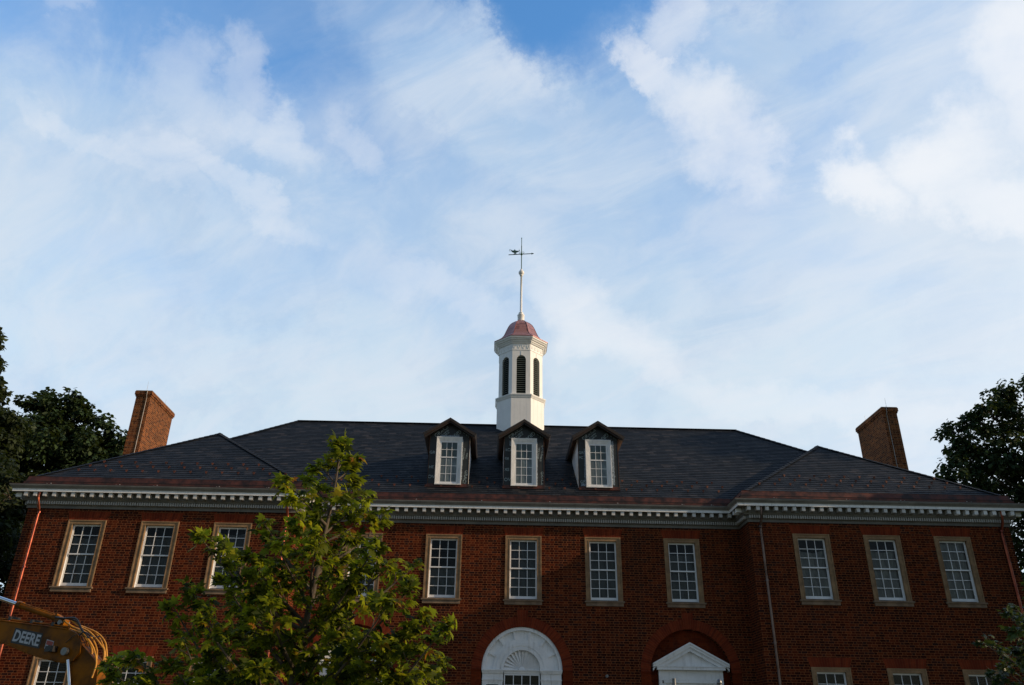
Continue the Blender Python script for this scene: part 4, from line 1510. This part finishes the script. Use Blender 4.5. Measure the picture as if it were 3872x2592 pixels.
def young_tree(name, base, trunk, tips, label, seed, leaf=.15, density=1.0, group=None, spread=.9, lmat=None):
    """small street tree: real trunk, limbs, twigs and single leaves"""
    rg = np.random.RandomState(seed)
    th = thing(name, label, 'tree', base, group)
    B = np.array(base)
    tr = [np.array(p) - B for p in trunk]
    zs = np.array([p[2] for p in tr])
    top = tr[-1][2]

    def tpos(z):
        return np.array([np.interp(z, zs, [p[i] for p in tr]) for i in range(3)])
    mbt = MB()
    mbt.tube([tuple(p) for p in tr], [max(.010, .052 * (1 - p[2] / top) ** .8 + .008) for p in tr], BARK, 9)
    limbs = []
    for (x, y, z) in tips:
        t = np.array((x, y, z)) - B
        h = math.hypot(t[0] - tpos(t[2])[0], t[1] - tpos(t[2])[1])
        zs_ = max(.9, t[2] - h * rg.uniform(.55, .9) - .05)
        s = tpos(min(zs_, top - .1))
        mid = (s + t) / 2 + np.array((0, 0, -h * .10)) + rg.normal(0, .03, 3)
        pts = []
        for i in range(9):
            u_ = i / 8
            pts.append((1 - u_) ** 2 * s + 2 * u_ * (1 - u_) * mid + u_ * u_ * t)
        limbs.append((pts, .017 * min(1.6, .5 + h)))
    LP, LD = [], []
    for pts, r0 in limbs:
        mbt.tube([tuple(p) for p in pts], [r0 * (1 - .8 * i / 8) for i in range(9)], BARK, 6)
        L = sum(np.linalg.norm(pts[i + 1] - pts[i]) for i in range(8))
        nt = max(3, int(L / .12))
        for k in range(nt):
            u_ = .18 + .82 * (k + rg.rand() * .6) / nt
            u_ = min(u_, .999)
            i = int(u_ * 8); f = u_ * 8 - i
            p = pts[i] * (1 - f) + pts[i + 1] * f
            dirn = unit(pts[i + 1] - pts[i])
            d_ = unit(dirn * .7 + rg.normal(0, .6, 3) + np.array((0, 0, .25)))
            ln = rg.uniform(.12, .36) * spread * (1.15 - u_ * .5)
            e = p + d_ * ln
            mbt.tube([tuple(p), tuple((p + e) / 2 + rg.normal(0, .01, 3)), tuple(e)], [.006, .004, .002], BARK, 4, cap=False)
            nl = max(2, int(rg.uniform(3.0, 6.5) * density))
            for q_ in range(nl):
                w_ = rg.uniform(.2, 1.05)
                pp = p + (e - p) * w_
                LP.append(pp); LD.append(d_)
        for q_ in range(int(7 * density)):
            LP.append(pts[-1] + rg.normal(0, .02, 3)); LD.append(unit(pts[-1] - pts[-3]))
    LP = np.array(LP); LD = np.array(LD)
    n = len(LP)
    az = unit(LD + rg.normal(0, .75, (n, 3)) + np.array((0, 0, .05)))
    pos = LP + az * rg.uniform(.02, .07, (n, 1))
    up = unit(np.array((0.15, -.15, .9)) + rg.normal(0, .50, (n, 3)))
    size = leaf * rg.uniform(.55, 1.18, n)
    mbt.build('trunk', th)
    leaf_mesh('crown', pos, up, az, size, lmat or LEAF_F, LOBED, th)
    print(name, 'leaves', n)
    return th


Y = -18.2
rgt = random.Random(5)
tipsxz = [(-2.78, 4.70), (-2.98, 4.45), (-2.55, 4.48), (-3.07, 4.28), (-2.50, 4.28), (-2.62, 4.55), (-3.30, 4.02), (-3.20, 3.75), (-2.36, 4.05), (-2.28, 3.85), (-2.42, 3.62),
          (-3.42, 3.50), (-3.75, 3.36), (-4.12, 3.46), (-3.60, 3.22), (-4.05, 3.12), (-2.12, 3.50), (-1.92, 3.28), (-2.30, 3.25), (-2.60, 3.35),
          (-4.38, 2.94), (-4.22, 2.68), (-3.85, 2.85), (-3.45, 2.90), (-3.2, 3.15), (-1.60, 3.05), (-1.85, 2.90), (-2.15, 2.95), (-1.36, 2.74), (-1.55, 2.62), (-2.4, 2.8),
          (-4.40, 2.45), (-4.72, 2.28), (-5.0, 2.22), (-4.05, 2.35), (-3.7, 2.5), (-1.42, 2.40), (-1.25, 2.15), (-1.80, 2.45), (-2.05, 2.55), (-4.95, 2.05), (-4.5, 2.0), (-3.9, 2.05), (-1.6, 2.05),
          (-2.2, 2.2), (-3.4, 2.2), (-2.6, 2.5), (-3.25, 2.55), (-2.9, 3.6), (-2.95, 3.9), (-2.65, 4.1), (-3.6, 2.75), (-2.2, 2.35), (-1.9, 2.15), (-4.3, 2.2), (-3.0, 2.2)]
tipsxz += [(-4.62, 2.82), (-4.40, 3.55), (-3.62, 3.75), (-1.12, 2.62), (-1.55, 3.30), (-2.05, 3.78), (-3.40, 4.25), (-1.1, 2.3)]
tips = []
for (x, z) in tipsxz:
    x = -2.92 + (x + 2.92) * ((.93 if z < 2.33 else .83) if x < -2.92 else .78); z = 2.0 + (z - 2.0) * .955
    hw3 = max(.12, min(1.4, (4.9 - z) * .62))
    fy = rgt.uniform(-1, 1) * hw3 * .8
    # keep the tip on the same sight line when it moves in depth (a real 3-D crown, not a card)
    kx = (8.9 + fy) / 8.9
    tips.append((-1.0 + (x + 1.0) * kx, Y + fy, 1.6 + (z - 1.6) * kx))
young_tree('young_plane_tree', (-3.05, Y, 0), [(-3.05, Y, 0), (-3.02, Y + .02, 1.0), (-3.0, Y, 2.05), (-2.97, Y + .03, 2.45), (-2.90, Y, 2.95), (-2.86, Y - .02, 3.4), (-2.82, Y, 3.8), (-2.79, Y + .01, 4.2), (-2.78, Y, 4.42)],
           tips, 'young tree with big lobed leaves standing before the left half of the hall', 11, leaf=.118, density=2.5)
Y2 = -16.0
t2 = []
for (x, z) in [(6.10, 3.20), (5.86, 3.16), (5.60, 3.02), (5.42, 2.85), (5.50, 2.62), (5.75, 2.85), (6.0, 2.9), (5.62, 2.45), (5.90, 2.55), (6.3, 3.35), (6.6, 3.2), (6.9, 2.9), (6.4, 2.7), (7.0, 2.5), (6.2, 2.3), (5.7, 2.15), (6.7, 2.3), (6.5, 3.6), (6.35, 3.0), (5.8, 2.3)]:
    t2.append((x + .16, Y2 + rgt.uniform(-.7, .7), z))
young_tree('young_tree', (6.45, Y2, 0), [(6.45, Y2, 0), (6.45, Y2, 1.2), (6.40, Y2, 2.2), (6.42, Y2, 3.0), (6.45, Y2, 3.6)], t2,
           'young leafy tree cut by the right edge of the photograph, low before the right wing', 21, leaf=.095, density=2.6, lmat=LEAF_D)


def big_tree(name, label, base, blobs, nleaf, size, mat, seed, trunk_r=.35, trunk_h=None, group=None):
    rg = np.random.RandomState(seed)
    th = thing(name, label, 'tree', base, group)
    B = np.array(base)
    P, Nn, Tt = [], [], []
    vol = np.array([b[3] ** 2 for b in blobs]); vol = vol / vol.sum()
    mbt = MB()
    H = trunk_h or max(b[2] for b in blobs) * .8
    mbt.tube([(0, 0, 0), (.05, 0, H * .3), (-.08, .1, H * .6), (.05, 0, H)], [trunk_r * 1.25, trunk_r, trunk_r * .7, trunk_r * .25], BARK, 10)
    for (bx, by, bz, br), fr in zip(blobs, vol):
        c = np.array((bx, by, bz)) - B
        s_ = np.array((0, 0, min(H * .9, max(2.0, c[2] - math.hypot(c[0], c[1]) * .8))))
        mid = (s_ + c) / 2 + rg.normal(0, .2, 3)
        mbt.tube([tuple(s_), tuple(mid), tuple(c)], [trunk_r * .35, trunk_r * .2, trunk_r * .06], BARK, 6)
        n = int(nleaf * fr)
        # sub clumps on the blob give an uneven outline with gaps
        nc = max(8, int(18 * br))
        cd = unit(rg.normal(0, 1, (nc, 3)))
        cc = c + cd * br * rg.uniform(.45, 1.0, (nc, 1)) * np.array((1, 1, .85))
        cr = br * rg.uniform(.16, .34, nc)
        for i in range(nc):      # twigs reaching the clumps
            if i % 3 == 0:
                mbt.tube([tuple(c), tuple((c + cc[i]) / 2 + rg.normal(0, .1, 3)), tuple(cc[i])], [trunk_r * .08, trunk_r * .05, .01], BARK, 4, cap=False)
        idx = rg.randint(0, nc, n)
        dd_ = unit(rg.normal(0, 1, (n, 3)))
        rr = cr[idx][:, None] * rg.uniform(.25, 1.0, (n, 1)) ** .6
        p = cc[idx] + dd_ * rr * np.array((1, 1, .8))
        P.append(p)
        nn = unit(dd_ * .6 + np.array((0, 0, .8)) + rg.normal(0, .45, (n, 3)))
        Nn.append(nn)
        Tt.append(unit(dd_ + rg.normal(0, .5, (n, 3)) + np.array((0, 0, -.35))))
    P = np.concatenate(P); Nn = np.concatenate(Nn); Tt = np.concatenate(Tt)
    mbt.build('trunk', th)
    leaf_mesh('crown', P, Nn, Tt, size * rg.uniform(.6, 1.3, len(P)), mat, DIAM, th)
    return th


# left, behind the hall
big_tree('tall_dark_tree', 'tall dark tree at the left edge of the photograph, highest of the trees', (-27.6, 9, 0),
         [(-27.8, 9, 17.6, 2.2), (-26.6, 9, 14.6, 2.4), (-25.2, 8.5, 11.8, 3.0), (-28.5, 9.5, 13, 3.5), (-29.5, 9, 16.5, 3), (-24.0, 8, 9.0, 2.8), (-27, 8, 8.5, 3.6), (-26.9, 9, 18.6, 1.1), (-25.6, 9, 16.2, 1.2), (-24.4, 8.8, 14.0, 1.7), (-26.0, 9, 17.4, .8), (-27.2, 9.4, 19.1, 1.6), (-26.6, 9.3, 18.6, 1.1), (-26.8, 9.2, 17.8, 1.5), (-26.0, 9.2, 16.4, 1.5), (-27.0, 9.2, 16.4, 2.0)],
         76000, .24, LEAF_B, 31, .45, group='trees behind the hall')
big_tree('broad_green_tree', 'rounded green tree behind the left chimney', (-25.0, 15, 0),
         [(-25.6, 15, 16.8, 1.9), (-24.2, 15, 16.8, 1.8), (-24.9, 15, 14.5, 2.6), (-22.9, 15, 14.6, 1.9), (-22.6, 15, 15.9, 1.2), (-27.3, 15, 15.2, 2.2), (-21.2, 15.3, 15.5, 1.2), (-21.0, 15, 13.6, 1.8), (-26, 14.5, 12, 3), (-23.0, 15, 12, 2.6), (-20.2, 15.2, 14.8, .9), (-25.9, 15, 17.8, .9), (-24.0, 15, 17.8, .8)],
         46000, .24, LEAF_C, 32, .4, group='trees behind the hall')
big_tree('low_tree', 'low dark tree close to the left wall of the hall', (-21.0, 3.5, 0),
         [(-20.6, 3.5, 9.6, 2.0), (-21.5, 3.5, 7.8, 2.6), (-19.6, 3.2, 7.4, 2.0), (-20.2, 3, 5.2, 2.6), (-22.6, 3.5, 5.6, 2.8), (-19.0, 2.6, 4.6, 1.8), (-22.4, 4, 10.4, 2.0), (-19.4, 3.4, 9.6, 1.3), (-21, 3, 3.2, 2.4)],
         40000, .20, LEAF_B, 33, .3, group='trees behind the hall')
# right, behind the hall
big_tree('spreading_maple', 'spreading leafy tree behind the right end of the hall', (30.5, 15, 0),
         [(25.6, 15, 17.0, 1.5), (27.3, 15, 18.2, 1.6), (29.3, 15, 18.9, 2.0), (24.7, 15, 14.9, 1.6), (26.5, 15, 15.1, 2.2), (29, 15, 15.6, 2.8), (32.0, 15, 16.5, 3), (24.4, 15, 12.9, 1.5), (26.6, 15, 12.0, 2.3), (29.6, 15, 11.9, 2.8), (24.7, 15, 16.3, .7), (33, 15, 12, 3), (23.8, 15, 14.2, .7), (26.9, 15, 9.2, 1.7), (29.2, 15, 8.6, 2.0), (26.0, 15, 6.8, 1.6), (26.0, 15, 18.2, .6), (28.3, 15, 19.8, .8)],
         33000, .25, LEAF_C, 34, .45, group='trees behind the hall')
big_tree('far_small_tree', 'small treetop showing just above the roof right of the right chimney', (22.4, 15.5, 0),
         [(22.6, 15.5, 12.6, .75), (22.2, 15.5, 11.6, .9), (23.2, 15.5, 11.8, .8), (22.8, 15.5, 10.2, 1.3)], 3200, .22, LEAF_C, 36, .16, group='trees behind the hall')

# a big tree out of the picture on the right: the low sun throws its shade on the right wing
big_tree('shade_tree', 'large tree standing clear of the right end of the hall, outside the photograph', (29.2, -2.8, 0),
         [(29.0, -4.8, 12.3, 2.8), (27.2, -4.8, 9.6, 2.8), (30.8, -4.8, 9.8, 2.9), (29.0, -3.4, 8.0, 3.0), (29.0, -6.6, 8.4, 2.8), (27.0, -3.8, 11.6, 2.0), (28.8, -2.6, 10.8, 2.2), (29.5, -5.0, 5.6, 2.6),
          (29.5, -1.5, 13.5, 2.6), (29.5, 1.0, 16.5, 2.4), (29.5, .8, 13.5, 2.6), (29.2, 2.8, 15.5, 2.2), (29.2, -.5, 10.5, 2.4), (28.6, 1.2, 18.2, 1.8), (29.5, 1.2, 19.6, 1.9), (28.8, .2, 17.4, 2.0)],
         70000, .32, LEAF_C, 41, .4)

big_tree('side_tree', 'tree beside the right end of the hall, outside the photograph', (22.3, -5.4, 0),
         [(22.3, -5.2, 12.6, 1.7), (22.0, -4.8, 11.2, 1.9), (21.6, -5.2, 9.4, 2.1), (23.0, -5.6, 10.2, 2.1), (22.2, -4.2, 8.0, 2.0), (22.2, -6.6, 7.8, 2.0), (22.6, -5.2, 6.0, 2.1)],
         26000, .26, LEAF_C, 42, .3)

# ------------------------------------------------------------------ excavator in the left foreground
EX_YAW = R(-16)
EX = thing('excavator', 'yellow compact excavator, its boom reaching in at the left edge', 'excavator', (-7.7 - 3.7 * math.cos(EX_YAW), -14.0 - 3.7 * math.sin(EX_YAW), 0))
EX.rotation_euler = (0, 0, EX_YAW)


def ex(mb, name, label=None):
    mb.v = [(p[0] + 11.4, p[1] + 14.0, p[2]) for p in mb.v]
    return mb.build(name, EX, label=label)


YE = -14.0
hb_ = .13
boom = [(-10.6, 1.35), (-10.35, 1.15), (-9.9, 1.6), (-9.2, 2.60), (-8.95, 2.82), (-8.403, 2.800), (-7.837, 2.630), (-7.512, 2.556), (-7.206, 2.503), (-7.05, 2.53), (-6.975, 2.64), (-6.98, 2.76), (-7.06, 2.88), (-7.137, 2.935), (-7.28, 2.98), (-7.451, 3.004), (-8.004, 3.064), (-8.499, 3.124), (-9.1, 3.17), (-9.45, 3.02), (-9.8, 2.6)]
mb = MB(); mb.prism(boom, YE - hb_, YE + hb_, YEL)
# flange strips that stand proud of the plate edges
mb.tube([(x, YE - hb_ - .004, z) for (x, z) in [(-9.1, 3.165), (-8.499, 3.119), (-8.004, 3.059), (-7.451, 2.999), (-7.28, 2.974)]], .012, YEL, 6)
mb.tube([(x, YE - hb_ - .004, z) for (x, z) in [(-8.95, 2.825), (-8.403, 2.805), (-7.837, 2.635), (-7.512, 2.561), (-7.206, 2.508)]], .012, YEL, 6)
ex(mb, 'boom')
# steel hydraulic lines clipped along the top of the boom
mb = MB()
for k, (dy_, dz_) in enumerate([(-.09, .012), (-.05, .016), (.0, .018), (.05, .016)]):
    mb.tube([(x, YE + dy_, z + dz_ + .012) for (x, z) in [(-9.3, 3.15), (-9.05, 3.17), (-8.499, 3.124), (-8.004, 3.064), (-7.62, 3.025), (-7.451, 3.004), (-7.30, 2.985)]], .013, YEL, 6)
for x, z in ((-8.40, 3.13), (-7.98, 3.075), (-7.58, 3.03)):
    mb.box(x - .02, x + .02, YE - .12, YE + .08, z, z + .055, RUB)
ex(mb, 'hydraulic_line')
# stick cylinder on top of the boom
mb = MB()
mb.tube([(-8.415, YE, 3.372), (-7.63, YE, 3.157)], .047, YEL, 16)
mb.tube([(-8.43, YE, 3.376), (-8.34, YE, 3.352)], .057, YEL, 16)
mb.tube([(-7.68, YE, 3.170), (-7.62, YE, 3.154)], .055, YEL, 16)
mb.prism([(-7.64, 3.11), (-7.45, 3.035), (-7.43, 3.12), (-7.62, 3.205)], YE - .05, YE + .05, YEL)
mb.tube([(-7.49, YE - .09, 3.085), (-7.49, YE + .09, 3.085)], .035, STEEL, 12)
mb.tube([(-7.60, YE - .07, 3.20), (-7.60, YE + .0, 3.19)], .02, YEL, 8)
mb.tube([(-8.36, YE - .055, 3.40), (-7.66, YE - .052, 3.215)], .009, YEL, 6)
ex(mb, 'stick_cylinder')
mb = MB(); mb.tube([(-9.25, YE, 3.60), (-8.42, YE, 3.374)], .030, CHR, 16)
mb.prism([(-9.35, 3.10), (-9.1, 3.12), (-9.19, 3.66), (-9.30, 3.66)], YE - .05, YE + .05, YEL)
ex(mb, 'cylinder_rod')
# rubber hoses over the boom end
mb = MB()
hoses = [[(-7.394, 3.10), (-7.24, 3.02), (-7.083, 2.964), (-6.96, 2.898), (-6.827, 2.787), (-6.742, 2.676), (-6.66, 2.50), (-6.66, 2.3)],
         [(-7.298, 3.105), (-7.106, 3.009), (-6.924, 2.944), (-6.784, 2.855), (-6.678, 2.756), (-6.60, 2.66), (-6.56, 2.45)],
         [(-7.454, 3.02), (-7.262, 2.975), (-7.093, 2.925), (-6.994, 2.85), (-6.90, 2.76), (-6.83, 2.64), (-6.80, 2.4)],
         [(-7.35, 3.03), (-7.16, 2.985), (-7.02, 2.93), (-6.90, 2.83), (-6.80, 2.70), (-6.74, 2.55), (-6.72, 2.35)],
         [(-7.42, 3.01), (-7.2, 2.95), (-7.05, 2.87), (-6.94, 2.77), (-6.86, 2.66), (-6.80, 2.5)],
         [(-7.25, 3.05), (-7.0, 2.975), (-6.86, 2.905), (-6.73, 2.80), (-6.66, 2.69), (-6.615, 2.55)],
         [(-7.30, 3.06), (-7.08, 2.99), (-6.92, 2.90), (-6.79, 2.78), (-6.71, 2.66), (-6.68, 2.50)]]


def spline(p, m_=5):
    out_ = []
    P_ = [Vector(p[0])] + [Vector(a) for a in p] + [Vector(p[-1])]
    for i in range(1, len(P_) - 2):
        for k in range(m_):
            t = k / m_
            a, b_, c, d_ = P_[i - 1], P_[i], P_[i + 1], P_[i + 2]
            out_.append(.5 * ((2 * b_) + (-a + c) * t + (2 * a - 5 * b_ + 4 * c - d_) * t * t + (-a + 3 * b_ - 3 * c + d_) * t ** 3))
    out_.append(Vector(p[-1]))
    return out_


for i, h in enumerate(hoses):
    y = YE - .11 + i * .037
    mb.tube(spline([(p[0], y + .02 * math.sin(j * 1.4 + i), p[1]) for j, p in enumerate(h)]), .0125, RUB_SUN, 8)  # rubber hose, warm rim light painted over the whole tube
ex(mb, 'sunlit_hose')
mb = MB()
for i, h in enumerate([[(-7.55, 3.15), (-7.40, 3.135), (-7.209, 3.134), (-7.123, 3.078), (-7.024, 2.965), (-6.94, 2.90), (-6.87, 2.84)],
                       [(-7.50, 3.145), (-7.328, 3.13), (-7.19, 3.085), (-7.10, 2.99), (-7.0, 2.91), (-6.93, 2.85)]]):
    mb.tube(spline([(p[0], YE - .12 + i * .06, p[1]) for p in h]), .0145, RUB, 8)
# ties round the bundle and loose wires
mb.tube(spline([(-7.02, YE - .15, 2.88), (-6.97, YE - .15, 2.925), (-6.90, YE - .15, 2.915), (-6.83, YE - .14, 2.875), (-6.80, YE - .05, 2.86), (-6.9, YE + .12, 2.90)]), .010, RUB, 6)
mb.tube(spline([(-7.24, YE - .14, 2.78), (-7.14, YE - .15, 2.86), (-7.06, YE - .15, 2.90), (-6.98, YE - .15, 2.89)]), .005, RUB, 5)
mb.tube(spline([(-6.77, YE - .14, 2.78), (-6.74, YE - .15, 2.84), (-6.68, YE - .15, 2.86), (-6.63, YE - .15, 2.84), (-6.62, YE - .15, 2.80)]), .004, RUB, 5)
ex(mb, 'black_hose')
# decal with the maker's word
mb = MB()
yd = YE - hb_ - .004
mb.poly([(-8.244, yd, 2.799), (-7.694, yd, 2.706), (-7.688, yd, 2.92), (-8.224, yd, 3.014)], DECAL)
dec = ex(mb, 'decal')
v, f = text_mesh('DEERE', .205, .006, 0, 0.0, 1.0)
xs_ = [p[0] for p in v]; ys_ = [p[1] for p in v]
x0_, x1_, y0_, y1_ = min(xs_), max(xs_), min(ys_), max(ys_)
mb = MB(); vv = []
for p in v:
    u_ = (p[0] - x0_) / (x1_ - x0_); w_ = (p[1] - y0_) / (y1_ - y0_)
    bl_ = Vector((-8.222, 0, 2.822)); br_ = Vector((-7.722, 0, 2.737)); tr_ = Vector((-7.706, 0, 2.897)); tl_ = Vector((-8.196, 0, 2.985))
    q_ = bl_.lerp(br_, u_).lerp(tl_.lerp(tr_, u_), w_)
    vv.append((q_.x + 11.4, yd + 14.0 - .003, q_.z))
mb.mesh(vv, f, DTEXT)
mb.build('lettering', dec)
mb = MB()
mb.poly([(-7.600, yd, 2.708), (-7.462, yd, 2.676), (-7.456, yd, 2.805), (-7.592, yd, 2.837)], DTEXT)
mb.poly([(-7.588, yd - .002, 2.765), (-7.468, yd - .002, 2.737), (-7.464, yd - .002, 2.797), (-7.583, yd - .002, 2.824)], DRED)
for k in range(4):
    z = 2.745 - k * .012
    mb.poly([(-7.59, yd - .002, z), (-7.50, yd - .002, z - .021), (-7.50, yd - .002, z - .016), (-7.59, yd - .002, z + .005)], DECAL)
ex(mb, 'warning_label')
mb = MB()
mb.box(-7.50, -7.36, YE - hb_ - .10, YE - hb_, 2.655, 2.735, RUB)
mb.tube([(-7.43, YE - hb_ - .105, 2.70), (-7.43, YE - hb_ - .06, 2.70)], .045, RUB, 12)
mb.tube([(-7.192, YE - .19, 2.66), (-7.192, YE + .19, 2.66)], .055, STEEL, 16)
ex(mb, 'work_lamp')
mb = MB()
mb.prism([(-7.13, 2.72), (-7.10, 2.45), (-7.00, 2.2), (-6.83, 1.2), (-6.72, .75), (-6.55, .72), (-6.52, 1.2), (-6.55, 2.0), (-6.62, 2.42), (-6.72, 2.56), (-6.98, 2.75)], YE - .09, YE + .09, YEL)
ex(mb, 'stick')
mb = MB()
mb.tube([(-7.132, YE - .13, 2.545), (-7.00, YE - .13, 2.2), (-6.93, YE - .13, 1.75)], .026, CHR, 14)
mb.tube([(-6.95, YE - .13, 1.85), (-6.80, YE - .13, 1.05)], .045, YEL, 14)
ex(mb, 'bucket_cylinder')
mb = MB()
mb.prism([(-6.75, .80), (-6.95, .62), (-7.25, .55), (-7.42, .30), (-7.30, .06), (-6.95, .02), (-6.60, .22), (-6.45, .55), (-6.50, .78)], YE - .30, YE + .30, STEEL)
for k in range(5):
    y = YE - .28 + k * .14
    mb.box(-7.50, -7.36, y - .03, y + .03, .27, .33, STEEL)
ex(mb, 'bucket')
# house, cab and tracks, outside the picture on the left
mb = MB()
mb.prism([(-12.9, .75), (-10.3, .75), (-10.3, 1.3), (-10.9, 1.35), (-10.9, 1.6), (-12.9, 1.6), (-13.1, 1.3)], YE - .85, YE + .85, YEL)
mb.box(-11.4 - .5, -11.4 + .5, YE - .5, YE + .5, .6, .75, STEEL)
ex(mb, 'house')
mb = MB()
cx0, cx1, cy0, cy1 = -11.9, -10.7, YE - .85, YE - .02
for (x, y) in ((cx0, cy0), (cx1, cy0), (cx0, cy1), (cx1, cy1)):
    mb.box(x - .04, x + .04, y - .04, y + .04, 1.6, 2.75, YEL)
mb.box(cx0 - .08, cx1 + .10, cy0 - .06, cy1 + .06, 2.75, 2.83, YEL)
mb.box(cx0, cx1, cy0 + .02, cy0 + .04, 1.6, 1.95, YEL)
mb.poly([(cx0, cy0 + .03, 1.95), (cx1, cy0 + .03, 1.95), (cx1, cy0 + .03, 2.75), (cx0, cy0 + .03, 2.75)], GLASS)
mb.poly([(cx1, cy0, 1.7), (cx1, cy1, 1.7), (cx1, cy1, 2.75), (cx1, cy0, 2.75)], GLASS)
mb.box(-11.7, -11.25, YE - .65, YE - .25, 1.6, 1.75, RUB); mb.box(-11.72, -11.62, YE - .65, YE - .25, 1.75, 2.3, RUB)
ex(mb, 'cab')
for s in (-1, 1):
    mb = MB()
    yc_ = YE + s * .75
    oval = [(-12.5, .02), (-10.5, .02), (-10.2, .12), (-10.08, .3), (-10.2, .48), (-10.5, .58), (-12.5, .58), (-12.8, .48), (-12.92, .3), (-12.8, .12)]
    mb.prism(oval, yc_ - .2, yc_ + .2, RUB)
    for xw_ in (-12.55, -12.0, -11.5, -11.0, -10.45):
        mb.tube([(xw_, yc_ - .215, .3), (xw_, yc_ + .215, .3)], .17, STEEL, 14)
    ex(mb, 'track')

# ------------------------------------------------------------------ two posts in front of the right doorway
po = thing('steel_post', 'dark round steel post with an open top, left of two before the right doorway', 'post', (2.217, -12.0, 0), 'steel posts before the right doorway')
mb = MB(); mb.tube([(0, 0, 0), (0, 0, 2.572)], .036, STEEL, 16); mb.build('shaft', po)
mb = MB(); mb.tube([(0, 0, 0), (0, 0, .03)], .10, STEEL, 16); mb.build('base_plate', po)
po = thing('capped_post', 'steel post with a domed cap, right of two before the right doorway', 'post', (3.01, -12.0, 0), 'steel posts before the right doorway')
mb = MB(); mb.tube([(0, 0, 0), (0, 0, 2.50)], .040, STEEL, 16); mb.build('shaft', po)
mb = MB(); mb.lathe(0, 0, [(.040, 2.485), (.047, 2.49), (.047, 2.515), (.044, 2.535), (.034, 2.56), (.018, 2.573), (.003, 2.577)], 18, STEEL); mb.build('cap', po)
